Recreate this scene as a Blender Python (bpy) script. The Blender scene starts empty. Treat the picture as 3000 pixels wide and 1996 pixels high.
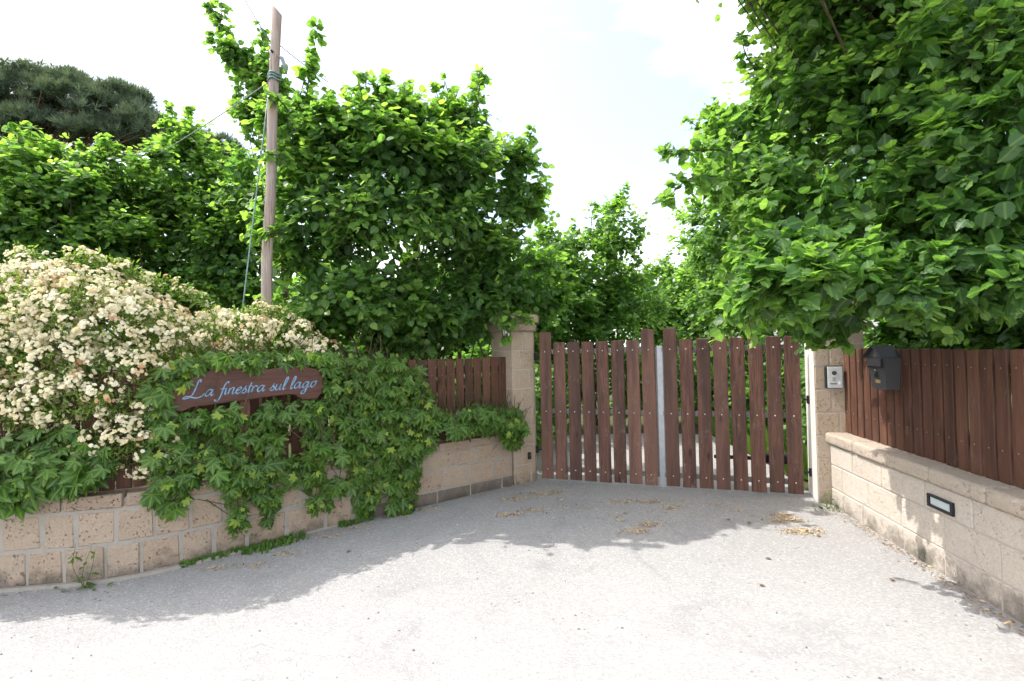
import bpy, bmesh, math
import numpy as np
from mathutils import Matrix, Vector, Quaternion

# ------------------------------------------------------------------ camera, sky, sun, exposure
scene = bpy.context.scene
COL = scene.collection
PITCH, ROLL, EYE, FPX = math.radians(0.88), math.radians(-1.3), 1.6, 1500.0
cam_data = bpy.data.cameras.new("camera")
cam_data.lens = 18.0; cam_data.sensor_width = 36.0
cam_data.clip_start = 0.05; cam_data.clip_end = 1000
cam = bpy.data.objects.new("camera", cam_data); COL.objects.link(cam)
CM = Matrix.Rotation(math.pi / 2 + PITCH, 3, 'X') @ Matrix.Rotation(ROLL, 3, 'Z')
cam.matrix_world = Matrix.Translation((0, 0, EYE)) @ CM.to_4x4()
scene.camera = cam

SUN_EL = math.radians(55.0)
SUN_AZ = Vector((-0.978, 0.212, 0)).normalized()
SUN_DIR = Vector((SUN_AZ.x * math.cos(SUN_EL), SUN_AZ.y * math.cos(SUN_EL), math.sin(SUN_EL)))
world = bpy.data.worlds.new("World"); scene.world = world; world.use_nodes = True
wn, wl = world.node_tree.nodes, world.node_tree.links
wn.clear()
w_out = wn.new('ShaderNodeOutputWorld'); w_bg = wn.new('ShaderNodeBackground')
sky = wn.new('ShaderNodeTexSky'); sky.sky_type = 'NISHITA'; sky.sun_disc = False
sky.sun_elevation = SUN_EL; sky.sun_rotation = math.atan2(SUN_AZ.x, SUN_AZ.y)
sky.air_density = 1.0; sky.dust_density = 4.0; sky.ozone_density = 1.0; sky.altitude = 100
# thin high cirrus over the whole sky: pale veil with uneven thickness
w_tc = wn.new('ShaderNodeTexCoord'); w_map = wn.new('ShaderNodeMapping'); w_map.inputs['Scale'].default_value = (1.0, 1.6, 3.0); w_map.inputs['Location'].default_value = (9.59, 5.81, 14.77)
w_noise = wn.new('ShaderNodeTexNoise'); w_noise.inputs['Scale'].default_value = 1.0; w_noise.inputs['Detail'].default_value = 6
w_ramp = wn.new('ShaderNodeMapRange'); w_ramp.inputs['From Min'].default_value = 0.42; w_ramp.inputs['From Max'].default_value = 0.66
w_ramp.inputs['To Min'].default_value = 0.11; w_ramp.inputs['To Max'].default_value = 0.95
w_mix = wn.new('ShaderNodeMix'); w_mix.data_type = 'RGBA'
w_mix.inputs[7].default_value = (8.0, 8.0, 8.1, 1)
wl.new(w_tc.outputs['Generated'], w_map.inputs['Vector']); wl.new(w_map.outputs['Vector'], w_noise.inputs['Vector'])
wl.new(w_noise.outputs['Fac'], w_ramp.inputs['Value']); wl.new(w_ramp.outputs['Result'], w_mix.inputs['Factor'])
wl.new(sky.outputs['Color'], w_mix.inputs[6]); wl.new(w_mix.outputs[2], w_bg.inputs['Color'])
w_bg.inputs['Strength'].default_value = 0.15
wl.new(w_bg.outputs['Background'], w_out.inputs['Surface'])

sun_data = bpy.data.lights.new("sun", 'SUN'); sun_data.energy = 2.25; sun_data.angle = math.radians(0.53)
sun_data.color = (1.0, 0.96, 0.90)
sun = bpy.data.objects.new("sun", sun_data); COL.objects.link(sun)
sun.rotation_mode = 'QUATERNION'; sun.rotation_quaternion = SUN_DIR.to_track_quat('Z', 'Y')
sun.location = (-20, 8, 40)

scene.view_settings.view_transform = 'Standard'; scene.view_settings.look = 'None'
scene.view_settings.gamma = 1.0; scene.view_settings.use_curve_mapping = False
scene.view_settings.exposure = 1.4
scene.render.engine = 'CYCLES'
cy = scene.cycles
cy.use_denoising = True
cy.use_adaptive_sampling = True; cy.adaptive_threshold = 0.03
cy.max_bounces = 4; cy.diffuse_bounces = 3; cy.glossy_bounces = 1; cy.transmission_bounces = 3
cy.sample_clamp_indirect = 6.0

# ------------------------------------------------------------------ geometry helpers
rng = np.random.default_rng(11)
V = Vector
CMn = np.array(CM)

def ray(px, py):
    return CM @ V(((px - 1500) / FPX, -(py - 998) / FPX, -1.0))
def at(px, py, depth):
    """point seen in that direction at that distance along Y"""
    d = ray(px, py); t = depth / d.y
    return V((d.x * t, depth, EYE + d.z * t))
def on_plane(px, py, p0, n):
    d = ray(px, py); o = V((0, 0, EYE)); t = (V(p0) - o).dot(n) / d.dot(n)
    return o + d * t
def project(P):
    q = (np.asarray(P, float) - np.array([0, 0, EYE])) @ CMn
    z = np.maximum(-q[:, 2], 1e-3)
    return 1500 + FPX * q[:, 0] / z, 998 - FPX * q[:, 1] / z, -q[:, 2]

def link(o, parent=None):
    COL.objects.link(o)
    if parent: o.parent = parent
    return o
def tag(o, label=None, cat=None, group=None, kind=None):
    if label: o['label'] = label
    if cat: o['category'] = cat
    if group: o['group'] = group
    if kind: o['kind'] = kind
    return o
def empty(name, loc=(0, 0, 0), rz=0.0):
    o = bpy.data.objects.new(name, None); o.empty_display_size = .1
    o.location = loc; o.rotation_euler = (0, 0, rz); COL.objects.link(o)
    return o
def mesh_np(name, verts, tris, mat=None, attr=None, smooth=False, quads=None):
    me = bpy.data.meshes.new(name)
    verts = np.asarray(verts, np.float32)
    me.vertices.add(len(verts)); me.vertices.foreach_set('co', verts.ravel())
    tris = np.asarray(tris, np.int32).reshape(-1, 3)
    nt = len(tris); nq = 0 if quads is None else len(quads)
    loops = tris.ravel()
    starts = np.arange(nt, dtype=np.int32) * 3
    if nq:
        q = np.asarray(quads, np.int32)
        loops = np.concatenate([loops, q.ravel()])
        starts = np.concatenate([starts, nt * 3 + np.arange(nq, dtype=np.int32) * 4])
    me.loops.add(len(loops)); me.loops.foreach_set('vertex_index', loops.astype(np.int32))
    me.polygons.add(nt + nq); me.polygons.foreach_set('loop_start', starts.astype(np.int32))
    me.polygons.foreach_set('use_smooth', np.full(nt + nq, bool(smooth)))
    if attr is not None:
        a = me.attributes.new('lv', 'FLOAT_COLOR', 'POINT'); a.data.foreach_set('color', np.asarray(attr, np.float32).ravel())
    me.update(calc_edges=True)
    if mat: me.materials.append(mat)
    return me
def obj(name, me, parent=None, loc=None, rot=None, scale=None, mw=None):
    o = bpy.data.objects.new(name, me)
    if loc is not None: o.location = loc
    if rot is not None: o.rotation_euler = rot
    if scale is not None: o.scale = scale
    if mw is not None: o.matrix_local = mw
    return link(o, parent)
def bm_mesh(name, bm, mat, smooth=False):
    me = bpy.data.meshes.new(name); bm.to_mesh(me); bm.free()
    if mat: me.materials.append(mat)
    if smooth: me.polygons.foreach_set('use_smooth', [True] * len(me.polygons))
    return me
def box_bm(sx, sy, sz, bevel=0.0, seg=1, center=(0, 0, 0), jitter=0.0, seed=0):
    bm = bmesh.new(); bmesh.ops.create_cube(bm, size=1)
    for v in bm.verts: v.co = V((v.co.x * sx + center[0], v.co.y * sy + center[1], v.co.z * sz + center[2]))
    if jitter:
        r = np.random.default_rng(seed)
        for v in bm.verts: v.co += V(r.uniform(-jitter, jitter, 3))
    if bevel: bmesh.ops.bevel(bm, geom=bm.edges[:], offset=bevel, segments=seg, affect='EDGES', profile=.5)
    return bm
def box(name, sx, sy, sz, mat, bevel=0.0, seg=1, center=(0, 0, 0), jitter=0.0, seed=0):
    return bm_mesh(name, box_bm(sx, sy, sz, bevel, seg, center, jitter, seed), mat)
def prism(name, pts2, z0, z1, mat, bevel=0.0, seg=1):
    """extrude a plan polygon (x,y) from z0 to z1"""
    bm = bmesh.new()
    f = bm.faces.new([bm.verts.new((p[0], p[1], z0)) for p in pts2])
    if f.normal.z > 0: f.normal_flip()
    f.normal_update()
    r = bmesh.ops.extrude_face_region(bm, geom=[f])
    bmesh.ops.translate(bm, verts=[v for v in r['geom'] if isinstance(v, bmesh.types.BMVert)], vec=(0, 0, z1 - z0))
    bmesh.ops.recalc_face_normals(bm, faces=bm.faces[:])
    if bevel: bmesh.ops.bevel(bm, geom=bm.edges[:], offset=bevel, segments=seg, affect='EDGES', profile=.5)
    return bm_mesh(name, bm, mat)
class Tubes:
    def __init__(self): self.v, self.q, self.t, self.n = [], [], [], 0
    def add(self, pts, radii, sides=6, cap=True):
        pts = np.asarray([tuple(p) for p in pts], float); k = len(pts)
        radii = np.broadcast_to(np.asarray(radii, float), (k,))
        tan = np.gradient(pts, axis=0); tan /= np.linalg.norm(tan, axis=1)[:, None] + 1e-9
        ref = np.array([0, 0, 1.0]) if abs(tan[:, 2]).mean() < .8 else np.array([1.0, 0, 0])
        s = np.cross(tan, ref); s /= np.linalg.norm(s, axis=1)[:, None] + 1e-9
        u = np.cross(s, tan)
        a = np.arange(sides) * 2 * math.pi / sides
        ring = pts[:, None, :] + radii[:, None, None] * (np.cos(a)[None, :, None] * s[:, None, :] + np.sin(a)[None, :, None] * u[:, None, :])
        self.v.append(ring.reshape(-1, 3)); b = self.n
        i = np.arange(k - 1)[:, None] * sides; j = np.arange(sides)[None, :]; j2 = (j + 1) % sides
        self.q.append(np.stack([b + i + j, b + i + j2, b + i + sides + j2, b + i + sides + j], -1).reshape(-1, 4))
        if cap:
            e = b + (k - 1) * sides
            self.t += [[b, b + x + 1, b + x] for x in range(1, sides - 1)] + [[e, e + x, e + x + 1] for x in range(1, sides - 1)]
        self.n += k * sides
    def mesh(self, name, mat, smooth=True):
        return mesh_np(name, np.concatenate(self.v), self.t, mat, None, smooth, np.concatenate(self.q))
def tube(name, pts, radii, mat, sides=8, parent=None):
    t = Tubes(); t.add(pts, radii, sides); return obj(name, t.mesh(name, mat), parent)
def spline(pts, n):
    """Catmull-Rom through points, n samples per span"""
    P = [np.asarray(tuple(p), float) for p in pts]
    P = [2 * P[0] - P[1]] + P + [2 * P[-1] - P[-2]]
    out = []
    for i in range(1, len(P) - 2):
        a, b, c, d = P[i - 1:i + 3]
        for k in range(n):
            t = k / n
            out.append(.5 * (2 * b + (c - a) * t + (2 * a - 5 * b + 4 * c - d) * t * t + (3 * b - a - 3 * c + d) * t ** 3))
    out.append(P[-2]); return np.array(out)
def frame(u, n, p):
    """matrix with x along u, y along -n (n points out to the viewer), z up"""
    u = V(u).normalized(); n = V(n).normalized(); z = u.cross(-n)
    return Matrix(((u.x, -n.x, z.x, p[0]), (u.y, -n.y, z.y, p[1]), (u.z, -n.z, z.z, p[2]), (0, 0, 0, 1)))

# ------------------------------------------------------------------ materials
class NT:
    def __init__(self, name):
        self.m = bpy.data.materials.new(name); self.m.use_nodes = True
        self.n, self.l = self.m.node_tree.nodes, self.m.node_tree.links
        self.b = self.n['Principled BSDF']; self.out = self.n['Material Output']
    def new(self, t, **kw):
        x = self.n.new(t)
        for k, v in kw.items():
            if k in x.inputs: x.inputs[k].default_value = v
            else: setattr(x, k, v)
        return x
    def noise(self, scale, detail=4, rough=.55, vec=None, dist=0.0):
        x = self.new('ShaderNodeTexNoise', Scale=scale, Detail=detail, Roughness=rough, Distortion=dist)
        if vec is not None: self.l.new(vec, x.inputs['Vector'])
        return x.outputs['Fac']
    def coords(self, which='Object', scale=(1, 1, 1), rnd=True):
        tc = self.new('ShaderNodeTexCoord'); o = tc.outputs[which]
        if rnd:
            oi = self.new('ShaderNodeObjectInfo'); mul = self.new('ShaderNodeMath', operation='MULTIPLY'); mul.inputs[1].default_value = 37.0
            self.l.new(oi.outputs['Random'], mul.inputs[0])
            add = self.new('ShaderNodeVectorMath', operation='ADD'); self.l.new(o, add.inputs[0]); self.l.new(mul.outputs[0], add.inputs[1]); o = add.outputs[0]
        mp = self.new('ShaderNodeMapping'); mp.inputs['Scale'].default_value = scale; self.l.new(o, mp.inputs['Vector'])
        return mp.outputs['Vector']
    def rand(self): return self.new('ShaderNodeObjectInfo').outputs['Random']
    def range(self, f, a, b, c=0.0, d=1.0):
        x = self.new('ShaderNodeMapRange'); self.l.new(f, x.inputs['Value'])
        for k, v in zip(('From Min', 'From Max', 'To Min', 'To Max'), (a, b, c, d)): x.inputs[k].default_value = v
        return x.outputs['Result']
    def mix(self, f, a, b, mode='MIX'):
        x = self.new('ShaderNodeMix', data_type='RGBA', blend_type=mode)
        for s, v in ((x.inputs[0], f), (x.inputs[6], a), (x.inputs[7], b)):
            if isinstance(v, (int, float)): s.default_value = v
            elif isinstance(v, tuple): s.default_value = v if len(v) == 4 else (*v, 1)
            else: self.l.new(v, s)
        return x.outputs[2]
    def math(self, op, a, b):
        x = self.new('ShaderNodeMath', operation=op)
        for s, v in ((x.inputs[0], a), (x.inputs[1], b)):
            if isinstance(v, (int, float)): s.default_value = v
            else: self.l.new(v, s)
        return x.outputs[0]
    def bump(self, h, strength=.3, dist=.01):
        x = self.new('ShaderNodeBump', Strength=strength, Distance=dist); self.l.new(h, x.inputs['Height'])
        self.l.new(x.outputs['Normal'], self.b.inputs['Normal']); return x
    def color(self, c):
        if isinstance(c, tuple): self.b.inputs['Base Color'].default_value = (*c, 1)
        else: self.l.new(c, self.b.inputs['Base Color'])
    def done(self, rough=.7, spec=.3, metal=0.0):
        self.b.inputs['Roughness'].default_value = rough; self.b.inputs['Specular IOR Level'].default_value = spec
        self.b.inputs['Metallic'].default_value = metal; return self.m

def mat_wood(name, base, dark, pale, wear=.6):
    t = NT(name); vec = t.coords('Object', (16, 16, 1.1))
    g = t.noise(2.0, 6, .6, vec, 1.2); fine = t.noise(9.0, 5, .6, vec)
    c = t.mix(t.range(g, .38, .66), base, dark)
    c = t.mix(t.range(fine, .48, .72, 0, .5), c, dark)
    c = t.mix(t.range(t.noise(2.6, 5, .6, t.coords('Object', (20, 20, .9))), .56, .70, 0, .5), c, pale)
    c = t.mix(t.range(t.rand(), 0, 1, 0, .5), c, pale)
    rr = t.math('FRACT', t.math('MULTIPLY', t.rand(), 7.31), 0.0); c = t.mix(t.range(rr, .3, 1, 0, .55), c, dark)
    lng = t.noise(1.0, 3, .5, t.coords('Object', (9, 9, .7))); c = t.mix(t.range(lng, .5, .68, 0, .75), c, dark)
    v2 = t.coords('Object', (3, 3, 1.6)); w = t.noise(3.2, 5, .7, v2)
    v3 = t.coords('Object', (30, 30, 9)); sc = t.noise(3.0, 4, .7, v3)
    c = t.mix(t.math('MULTIPLY', t.range(w, .55, .72), t.range(sc, .48, .66, 0, wear)), c, (.34, .27, .24))
    kn = t.new('ShaderNodeTexVoronoi', Scale=2.6); t.l.new(t.coords('Object', (2.2, 2.2, .8)), kn.inputs['Vector'])
    c = t.mix(t.range(kn.outputs['Distance'], .05, .13, .75, 0), c, tuple(x * .45 for x in dark))
    t.color(c); t.bump(t.math('ADD', g, t.math('MULTIPLY', fine, .5)), .5, .005)
    return t.done(.62, .28)
WOOD_GATE = mat_wood('gate_wood', (.185, .084, .056), (.060, .034, .028), (.25, .135, .098), .8)
WOOD_FENCE = mat_wood('fence_wood', (.140, .060, .036), (.052, .026, .018), (.195, .095, .062), .4)

def mat_tuff(name, base, warm, pale, pit=.5, stain=1.0):
    t = NT(name); vec = t.coords('Object', (1, 1, 1))
    big = t.noise(7, 4, .6, vec); fine = t.noise(85, 4, .7, vec)
    pits = t.math('MULTIPLY', t.range(t.noise(58, 3, .6, vec), .60, .66), t.range(t.noise(9, 3, .6, vec), .40, .56))
    chips = t.range(t.noise(49, 3, .6, vec), .385, .33)
    c = t.mix(t.range(big, .3, .7), base, warm)
    mott = t.noise(22, 4, .7, vec); c = t.mix(t.range(mott, .48, .75, 0, .35), c, (.27, .21, .155)); c = t.mix(t.range(mott, .42, .25, 0, .3), c, (.52, .44, .34))
    c = t.mix(t.range(t.rand(), 0, 1, 0, .55), c, pale)
    c = t.mix(t.range(fine, .35, .7, .0, .3), c, (.20, .145, .105))
    c = t.mix(t.math('MULTIPLY', pits, pit), c, (.05, .042, .038))
    c = t.mix(t.math('MULTIPLY', chips, pit * .6), c, (.50, .44, .36))
    # splash-back dirt and moss: world height plus noise
    geo = t.new('ShaderNodeNewGeometry'); sep = t.new('ShaderNodeSeparateXYZ'); t.l.new(geo.outputs['Position'], sep.inputs[0])
    wv = t.noise(5.5, 5, .7, geo.outputs['Position'])
    low = t.range(t.math('SUBTRACT', sep.outputs['Z'], t.range(wv, .3, .75, -.12, .16)), 0, .14, .6 * stain, 0)
    c = t.mix(low, c, (.085, .075, .068))
    gr = t.math('MULTIPLY', low, t.range(t.noise(3.1, 3, .5, geo.outputs['Position']), .5, .65, 0, .8))
    c = t.mix(gr, c, (.06, .075, .03))
    t.color(c)
    t.bump(t.math('SUBTRACT', t.math('ADD', fine, t.math('MULTIPLY', big, 1.2)), t.math('MULTIPLY', pits, 2.0)), .8, .008)
    return t.done(.92, .12)
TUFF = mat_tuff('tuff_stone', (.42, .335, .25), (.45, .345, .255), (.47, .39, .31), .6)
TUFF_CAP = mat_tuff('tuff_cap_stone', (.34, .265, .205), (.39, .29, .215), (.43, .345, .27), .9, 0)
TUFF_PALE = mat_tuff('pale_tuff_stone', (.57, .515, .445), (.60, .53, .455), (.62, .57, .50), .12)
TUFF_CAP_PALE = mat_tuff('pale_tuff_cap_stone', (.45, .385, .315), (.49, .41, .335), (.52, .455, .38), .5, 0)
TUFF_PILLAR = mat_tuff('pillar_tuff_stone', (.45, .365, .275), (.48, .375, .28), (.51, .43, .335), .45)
PLINTH = mat_tuff('plinth_stone', (.17, .15, .13), (.20, .17, .14), (.22, .19, .165), .5)
def mat_mortar(name='mortar', a=(.385, .355, .315), b=(.31, .285, .25)):
    t = NT(name); vec = t.coords('Object', rnd=False)
    n = t.noise(24, 6, .7, vec); big = t.noise(4, 4, .6, vec)
    c = t.mix(t.range(n, .3, .7), a, b); c = t.mix(t.range(big, .5, .75, 0, .5), c, (.42, .36, .30))
    t.color(c); t.bump(n, .6, .008); return t.done(.95, .1)
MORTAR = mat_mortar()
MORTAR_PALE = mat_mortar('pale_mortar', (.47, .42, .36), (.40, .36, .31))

def mat_plain(name, c, rough=.6, spec=.4, metal=0.0, var=.15, scale=14):
    t = NT(name); vec = t.coords('Object')
    n = t.noise(scale, 5, .6, vec)
    d = tuple(x * (1 - var * 2) for x in c); l = tuple(min(1, x * (1 + var)) for x in c)
    t.color(t.mix(t.range(n, .3, .7), d, l)); t.bump(n, .08, .003)
    return t.done(rough, spec, metal)
STEEL = mat_plain('galvanised_steel', (.40, .42, .45), .42, .5, .55, .08)
RAIL = mat_plain('painted_rail_steel', (.20, .18, .165), .55, .4, .0, .12)
SCREW = mat_plain('dull_screw', (.36, .32, .28), .5, .4, .3, .2)
BOLT = mat_plain('zinc_bolt', (.68, .66, .62), .35, .5, .6, .05)
BLACK = mat_plain('black_plastic', (.018, .018, .02), .45, .45, 0, .1)
BLACK_METAL = mat_plain('black_iron', (.022, .022, .024), .5, .45, .2, .1)
ANTHRACITE = mat_plain('anthracite_powder_coat', (.075, .078, .085), .42, .5, .0, .05, 40)
ANTHRACITE_DARK = mat_plain('dark_powder_coat', (.028, .029, .032), .5, .45, .0, .05, 40)
BRASS = mat_plain('brass_plate', (.60, .43, .16), .4, .5, .4, .08)
ALU = mat_plain('brushed_aluminium', (.62, .65, .66), .38, .5, .35, .05, 30)
WHITE = mat_plain('white_plastic', (.75, .76, .76), .4, .4, 0, .04)
GLASS_PALE = mat_plain('frosted_pane', (.52, .58, .60), .18, .6, 0, .05, 8)
LANTERN_GLASS = mat_plain('opal_glass', (.72, .72, .66), .2, .6, 0, .04, 8)
CLOTH_BLUE = mat_plain('blue_cloth', (.06, .12, .22), .85, .1, 0, .3, 9)
CLOTH_PALE = mat_plain('pale_blue_cloth', (.50, .60, .68), .85, .1, 0, .2, 9)
CABLE = mat_plain('grey_cable', (.22, .24, .25), .6, .3, 0, .1)
CABLE_GREEN = mat_plain('green_sleeved_cable', (.16, .26, .24), .5, .35, 0, .15)
BARK = mat_plain('hazel_bark', (.14, .105, .075), .85, .15, 0, .3, 20)
TWIG = mat_plain('twig_bark', (.10, .085, .045), .8, .2, 0, .25, 20)
PINE_BARK = mat_plain('pine_bark', (.15, .10, .075), .9, .1, 0, .3, 3)
PAINT_BLUE = mat_plain('blue_letter_paint', (.22, .345, .47), .5, .35, 0, .22, 40)
PAINT_DEEP = mat_plain('deep_blue_letter_paint', (.05, .11, .22), .5, .35, 0, .2, 40)

def mat_pole():
    t = NT('weathered_pole_wood'); vec = t.coords('Object', (15, 15, .55), False); v2 = t.coords('Object', (40, 40, 1.0), False)
    g = t.noise(2.0, 6, .65, vec, .8); f = t.noise(2.0, 5, .6, v2, .4)
    c = t.mix(t.range(g, .36, .66), (.42, .335, .28), (.22, .165, .135)); c = t.mix(t.range(f, .55, .68, 0, .8), c, (.10, .078, .068))
    c = t.mix(t.range(t.noise(1.6, 4, .6, t.coords('Object', (1, 1, .6), False)), .45, .65, 0, .6), c, (.42, .39, .38))
    t.color(c); t.bump(t.math('ADD', g, f), .7, .008); return t.done(.85, .15)
POLE = mat_pole()
def mat_sign():
    t = NT('carved_sign_wood'); vec = t.coords('Object', (1.2, 14, 14), False)
    g = t.noise(2.6, 7, .65, vec, 1.6)
    c = t.mix(t.range(g, .3, .72), (.115, .042, .026), (.036, .016, .012)); t.color(c); t.bump(g, .7, .006); return t.done(.45, .4)
SIGN = mat_sign()

def mat_ground():
    t = NT('pale_worn_asphalt'); tc = t.new('ShaderNodeTexCoord'); vec = tc.outputs['Object']
    big = t.noise(.55, 5, .6, vec); mid = t.noise(3.5, 5, .65, vec); grit = t.noise(58, 4, .75, vec)
    vo = t.new('ShaderNodeTexVoronoi', Scale=88.0); t.l.new(vec, vo.inputs['Vector'])
    vs = t.new('ShaderNodeTexVoronoi', Scale=17.0); t.l.new(vec, vs.inputs['Vector'])
    sepc = t.new('ShaderNodeSeparateColor'); t.l.new(vo.outputs['Color'], sepc.inputs[0])
    c = t.mix(t.range(big, .3, .7), (.368, .360, .352), (.312, .306, .301))
    c = t.mix(t.range(mid, .4, .75, 0, .5), c, (.375, .362, .345))
    c = t.mix(t.range(t.noise(1.1, 6, .7, vec, 1.5), .52, .72, 0, .65), c, (.235, .232, .235))       # worn, darker patches
    c = t.mix(t.range(sepc.outputs[0], .0, 1.0, 0, .46), c, (.21, .206, .206))
    c = t.mix(t.range(sepc.outputs[1], .8, 1.0, 0, .55), c, (.50, .49, .47))
    c = t.mix(t.math('MULTIPLY', t.range(vs.outputs['Distance'], .10, .19, 1, 0), t.range(t.noise(1.9, 3, .6, vec), .52, .66)), c, (.09, .088, .09))
    c = t.mix(t.range(grit, .56, .74, 0, .6), c, (.15, .148, .15))
    ve = t.new('ShaderNodeTexVoronoi', Scale=.55, feature='DISTANCE_TO_EDGE'); wv = t.new('ShaderNodeVectorMath', operation='ADD'); nn = t.new('ShaderNodeTexNoise', Scale=2.2, Detail=5.0); t.l.new(vec, nn.inputs['Vector'])
    t.l.new(vec, wv.inputs[0]); t.l.new(nn.outputs['Color'], wv.inputs[1]); t.l.new(wv.outputs[0], ve.inputs['Vector'])
    c = t.mix(t.math('MULTIPLY', t.range(ve.outputs['Distance'], .002, .006, 1, 0), t.range(t.noise(.9, 3, .6, vec), .55, .65, 0, .35)), c, (.16, .155, .155))   # hairline cracks
    t.color(c); t.bump(t.math('ADD', grit, t.math('MULTIPLY', vo.outputs['Distance'], -.8)), .55, .006)
    return t.done(.9, .15)
ASPHALT = mat_ground()
def mat_soil():
    t = NT('garden_ground'); tc = t.new('ShaderNodeTexCoord'); vec = tc.outputs['Object']
    n = t.noise(1.3, 6, .6, vec); f = t.noise(18, 5, .7, vec)
    c = t.mix(t.range(n, .35, .65), (.055, .085, .025), (.10, .085, .05)); c = t.mix(t.range(f, .4, .7, 0, .5), c, (.035, .05, .015))
    t.color(c); t.bump(f, .8, .03); return t.done(.95, .1)
SOIL = mat_soil()

def mat_leaf(name, dark, light, young, trans_gain=2.0, trans=.42, rough=.43, spec=.36):
    t = NT(name); at_ = t.new('ShaderNodeAttribute', attribute_name='lv'); sep = t.new('ShaderNodeSeparateColor')
    t.l.new(at_.outputs['Color'], sep.inputs[0])
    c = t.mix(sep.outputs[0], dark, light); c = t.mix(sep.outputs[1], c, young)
    c = t.mix(t.range(sep.outputs[2], .03, .09, .35, 0), c, young)          # paler midrib
    t.color(c); t.done(rough, spec)
    tr = t.new('ShaderNodeBsdfTranslucent')
    tc = t.mix(1.0, c, (trans_gain * 1.0, trans_gain * 1.02, trans_gain * .42), 'MULTIPLY'); t.l.new(tc, tr.inputs['Color'])
    mx = t.new('ShaderNodeMixShader'); mx.inputs[0].default_value = trans
    t.l.new(t.b.outputs[0], mx.inputs[1]); t.l.new(tr.outputs[0], mx.inputs[2]); t.l.new(mx.outputs[0], t.out.inputs['Surface'])
    return t.m
LEAF = mat_leaf('hazel_leaf', (.042, .102, .036), (.098, .198, .062), (.24, .38, .088), 2.5, .52)
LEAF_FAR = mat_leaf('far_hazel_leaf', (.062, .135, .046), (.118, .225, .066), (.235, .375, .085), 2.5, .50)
VINE = mat_leaf('creeper_leaf', (.026, .084, .020), (.072, .172, .034), (.28, .38, .055), 2.0, .36)
ROSE_LEAF = mat_leaf('rose_leaf', (.042, .100, .026), (.11, .21, .045), (.28, .37, .07), 2.1, .40)
NEEDLE = mat_leaf('pine_needle', (.058, .098, .070), (.105, .155, .105), (.16, .21, .14), 1.4, .25, .6, .2)
WEED = mat_leaf('weed_leaf', (.04, .10, .02), (.075, .16, .03), (.15, .25, .05), 1.8, .35)
def mat_petal():
    t = NT('rose_petal'); at_ = t.new('ShaderNodeAttribute', attribute_name='lv'); sep = t.new('ShaderNodeSeparateColor')
    t.l.new(at_.outputs['Color'], sep.inputs[0])
    c = t.mix(sep.outputs[0], (.88, .79, .49), (.94, .91, .74)); c = t.mix(sep.outputs[1], c, (.62, .36, .18))
    c = t.mix(t.range(sep.outputs[2], 0, .55, .18, 0), c, (.80, .60, .25))
    t.color(c); t.done(.7, .15)
    tr = t.new('ShaderNodeBsdfTranslucent'); t.l.new(c, tr.inputs['Color'])
    mx = t.new('ShaderNodeMixShader'); mx.inputs[0].default_value = .3
    t.l.new(t.b.outputs[0], mx.inputs[1]); t.l.new(tr.outputs[0], mx.inputs[2]); t.l.new(mx.outputs[0], t.out.inputs['Surface'])
    return t.m
PETAL = mat_petal()
def mat_litter():
    t = NT('dry_litter'); at_ = t.new('ShaderNodeAttribute', attribute_name='lv'); sep = t.new('ShaderNodeSeparateColor')
    t.l.new(at_.outputs['Color'], sep.inputs[0])
    t.color(t.mix(sep.outputs[1], t.mix(sep.outputs[0], (.40, .28, .16), (.60, .49, .33)), (.14, .08, .045))); return t.done(.85, .1)
LITTER = mat_litter()

# ------------------------------------------------------------------ ground
bm = bmesh.new(); bmesh.ops.create_grid(bm, x_segments=2, y_segments=2, size=220)
o = obj('ground', bm_mesh('ground', bm, SOIL)); tag(o, kind='structure')
bm = bmesh.new()
pts = [(-14, -12), (14, -12), (14, -3), (2.6, -3), (2.72, 1.5), (3.12, 4.96), (3.0, 5.1), (3.12, 5.45), (3.3, 6.5), (3.45, 9.0), (2.6, 9.35), (1.0, 9.3), (-2.2, 9.1), (-2.2, 7.9), (-1.5, 7.9), (-.45, 7.2), (-.3, 6.4), (-.2, 6.1),
       (-.05, 5.99), (-.9, 5.36), (-1.55, 4.83), (-1.95, 4.5), (-2.3, 4.17), (-2.65, 3.87), (-3.0, 3.71), (-3.58, 3.61), (-8, 2.90), (-14, 2.0)]
bm.faces.new([bm.verts.new((x, y, .004)) for x, y in pts]); bmesh.ops.triangulate(bm, faces=bm.faces[:])
o = obj('driveway', bm_mesh('driveway', bm, ASPHALT)); tag(o, kind='structure')

# ------------------------------------------------------------------ left wall on its curved line
PATH = spline([(-8.2, 2.82), (-5.5, 3.25), (-3.58, 3.56), (-3.0, 3.66), (-2.65, 3.82), (-2.3, 4.12), (-1.95, 4.45), (-1.55, 4.78), (-.9, 5.31), (-.03, 5.97)], 24)
SEG = np.linalg.norm(np.diff(PATH, axis=0), axis=1); ARC = np.concatenate([[0], np.cumsum(SEG)]); LEN = ARC[-1]
def on_path(s, out=0.0):
    """front line of the left wall at arc length s, moved out towards the road"""
    x, y = np.interp(s, ARC, PATH[:, 0]), np.interp(s, ARC, PATH[:, 1])
    s = min(max(s, .07), LEN - .07) if np.isscalar(s) else s
    e = .06; tx = np.interp(s + e, ARC, PATH[:, 0]) - np.interp(s - e, ARC, PATH[:, 0]); ty = np.interp(s + e, ARC, PATH[:, 1]) - np.interp(s - e, ARC, PATH[:, 1])
    l = np.hypot(tx, ty); tx, ty = tx / l, ty / l
    return np.array([x + ty * out, y - tx * out]), np.array([tx, ty]), np.array([ty, -tx])
S_SEE = float(np.interp(-4.6, PATH[:, 0], ARC))

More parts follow.
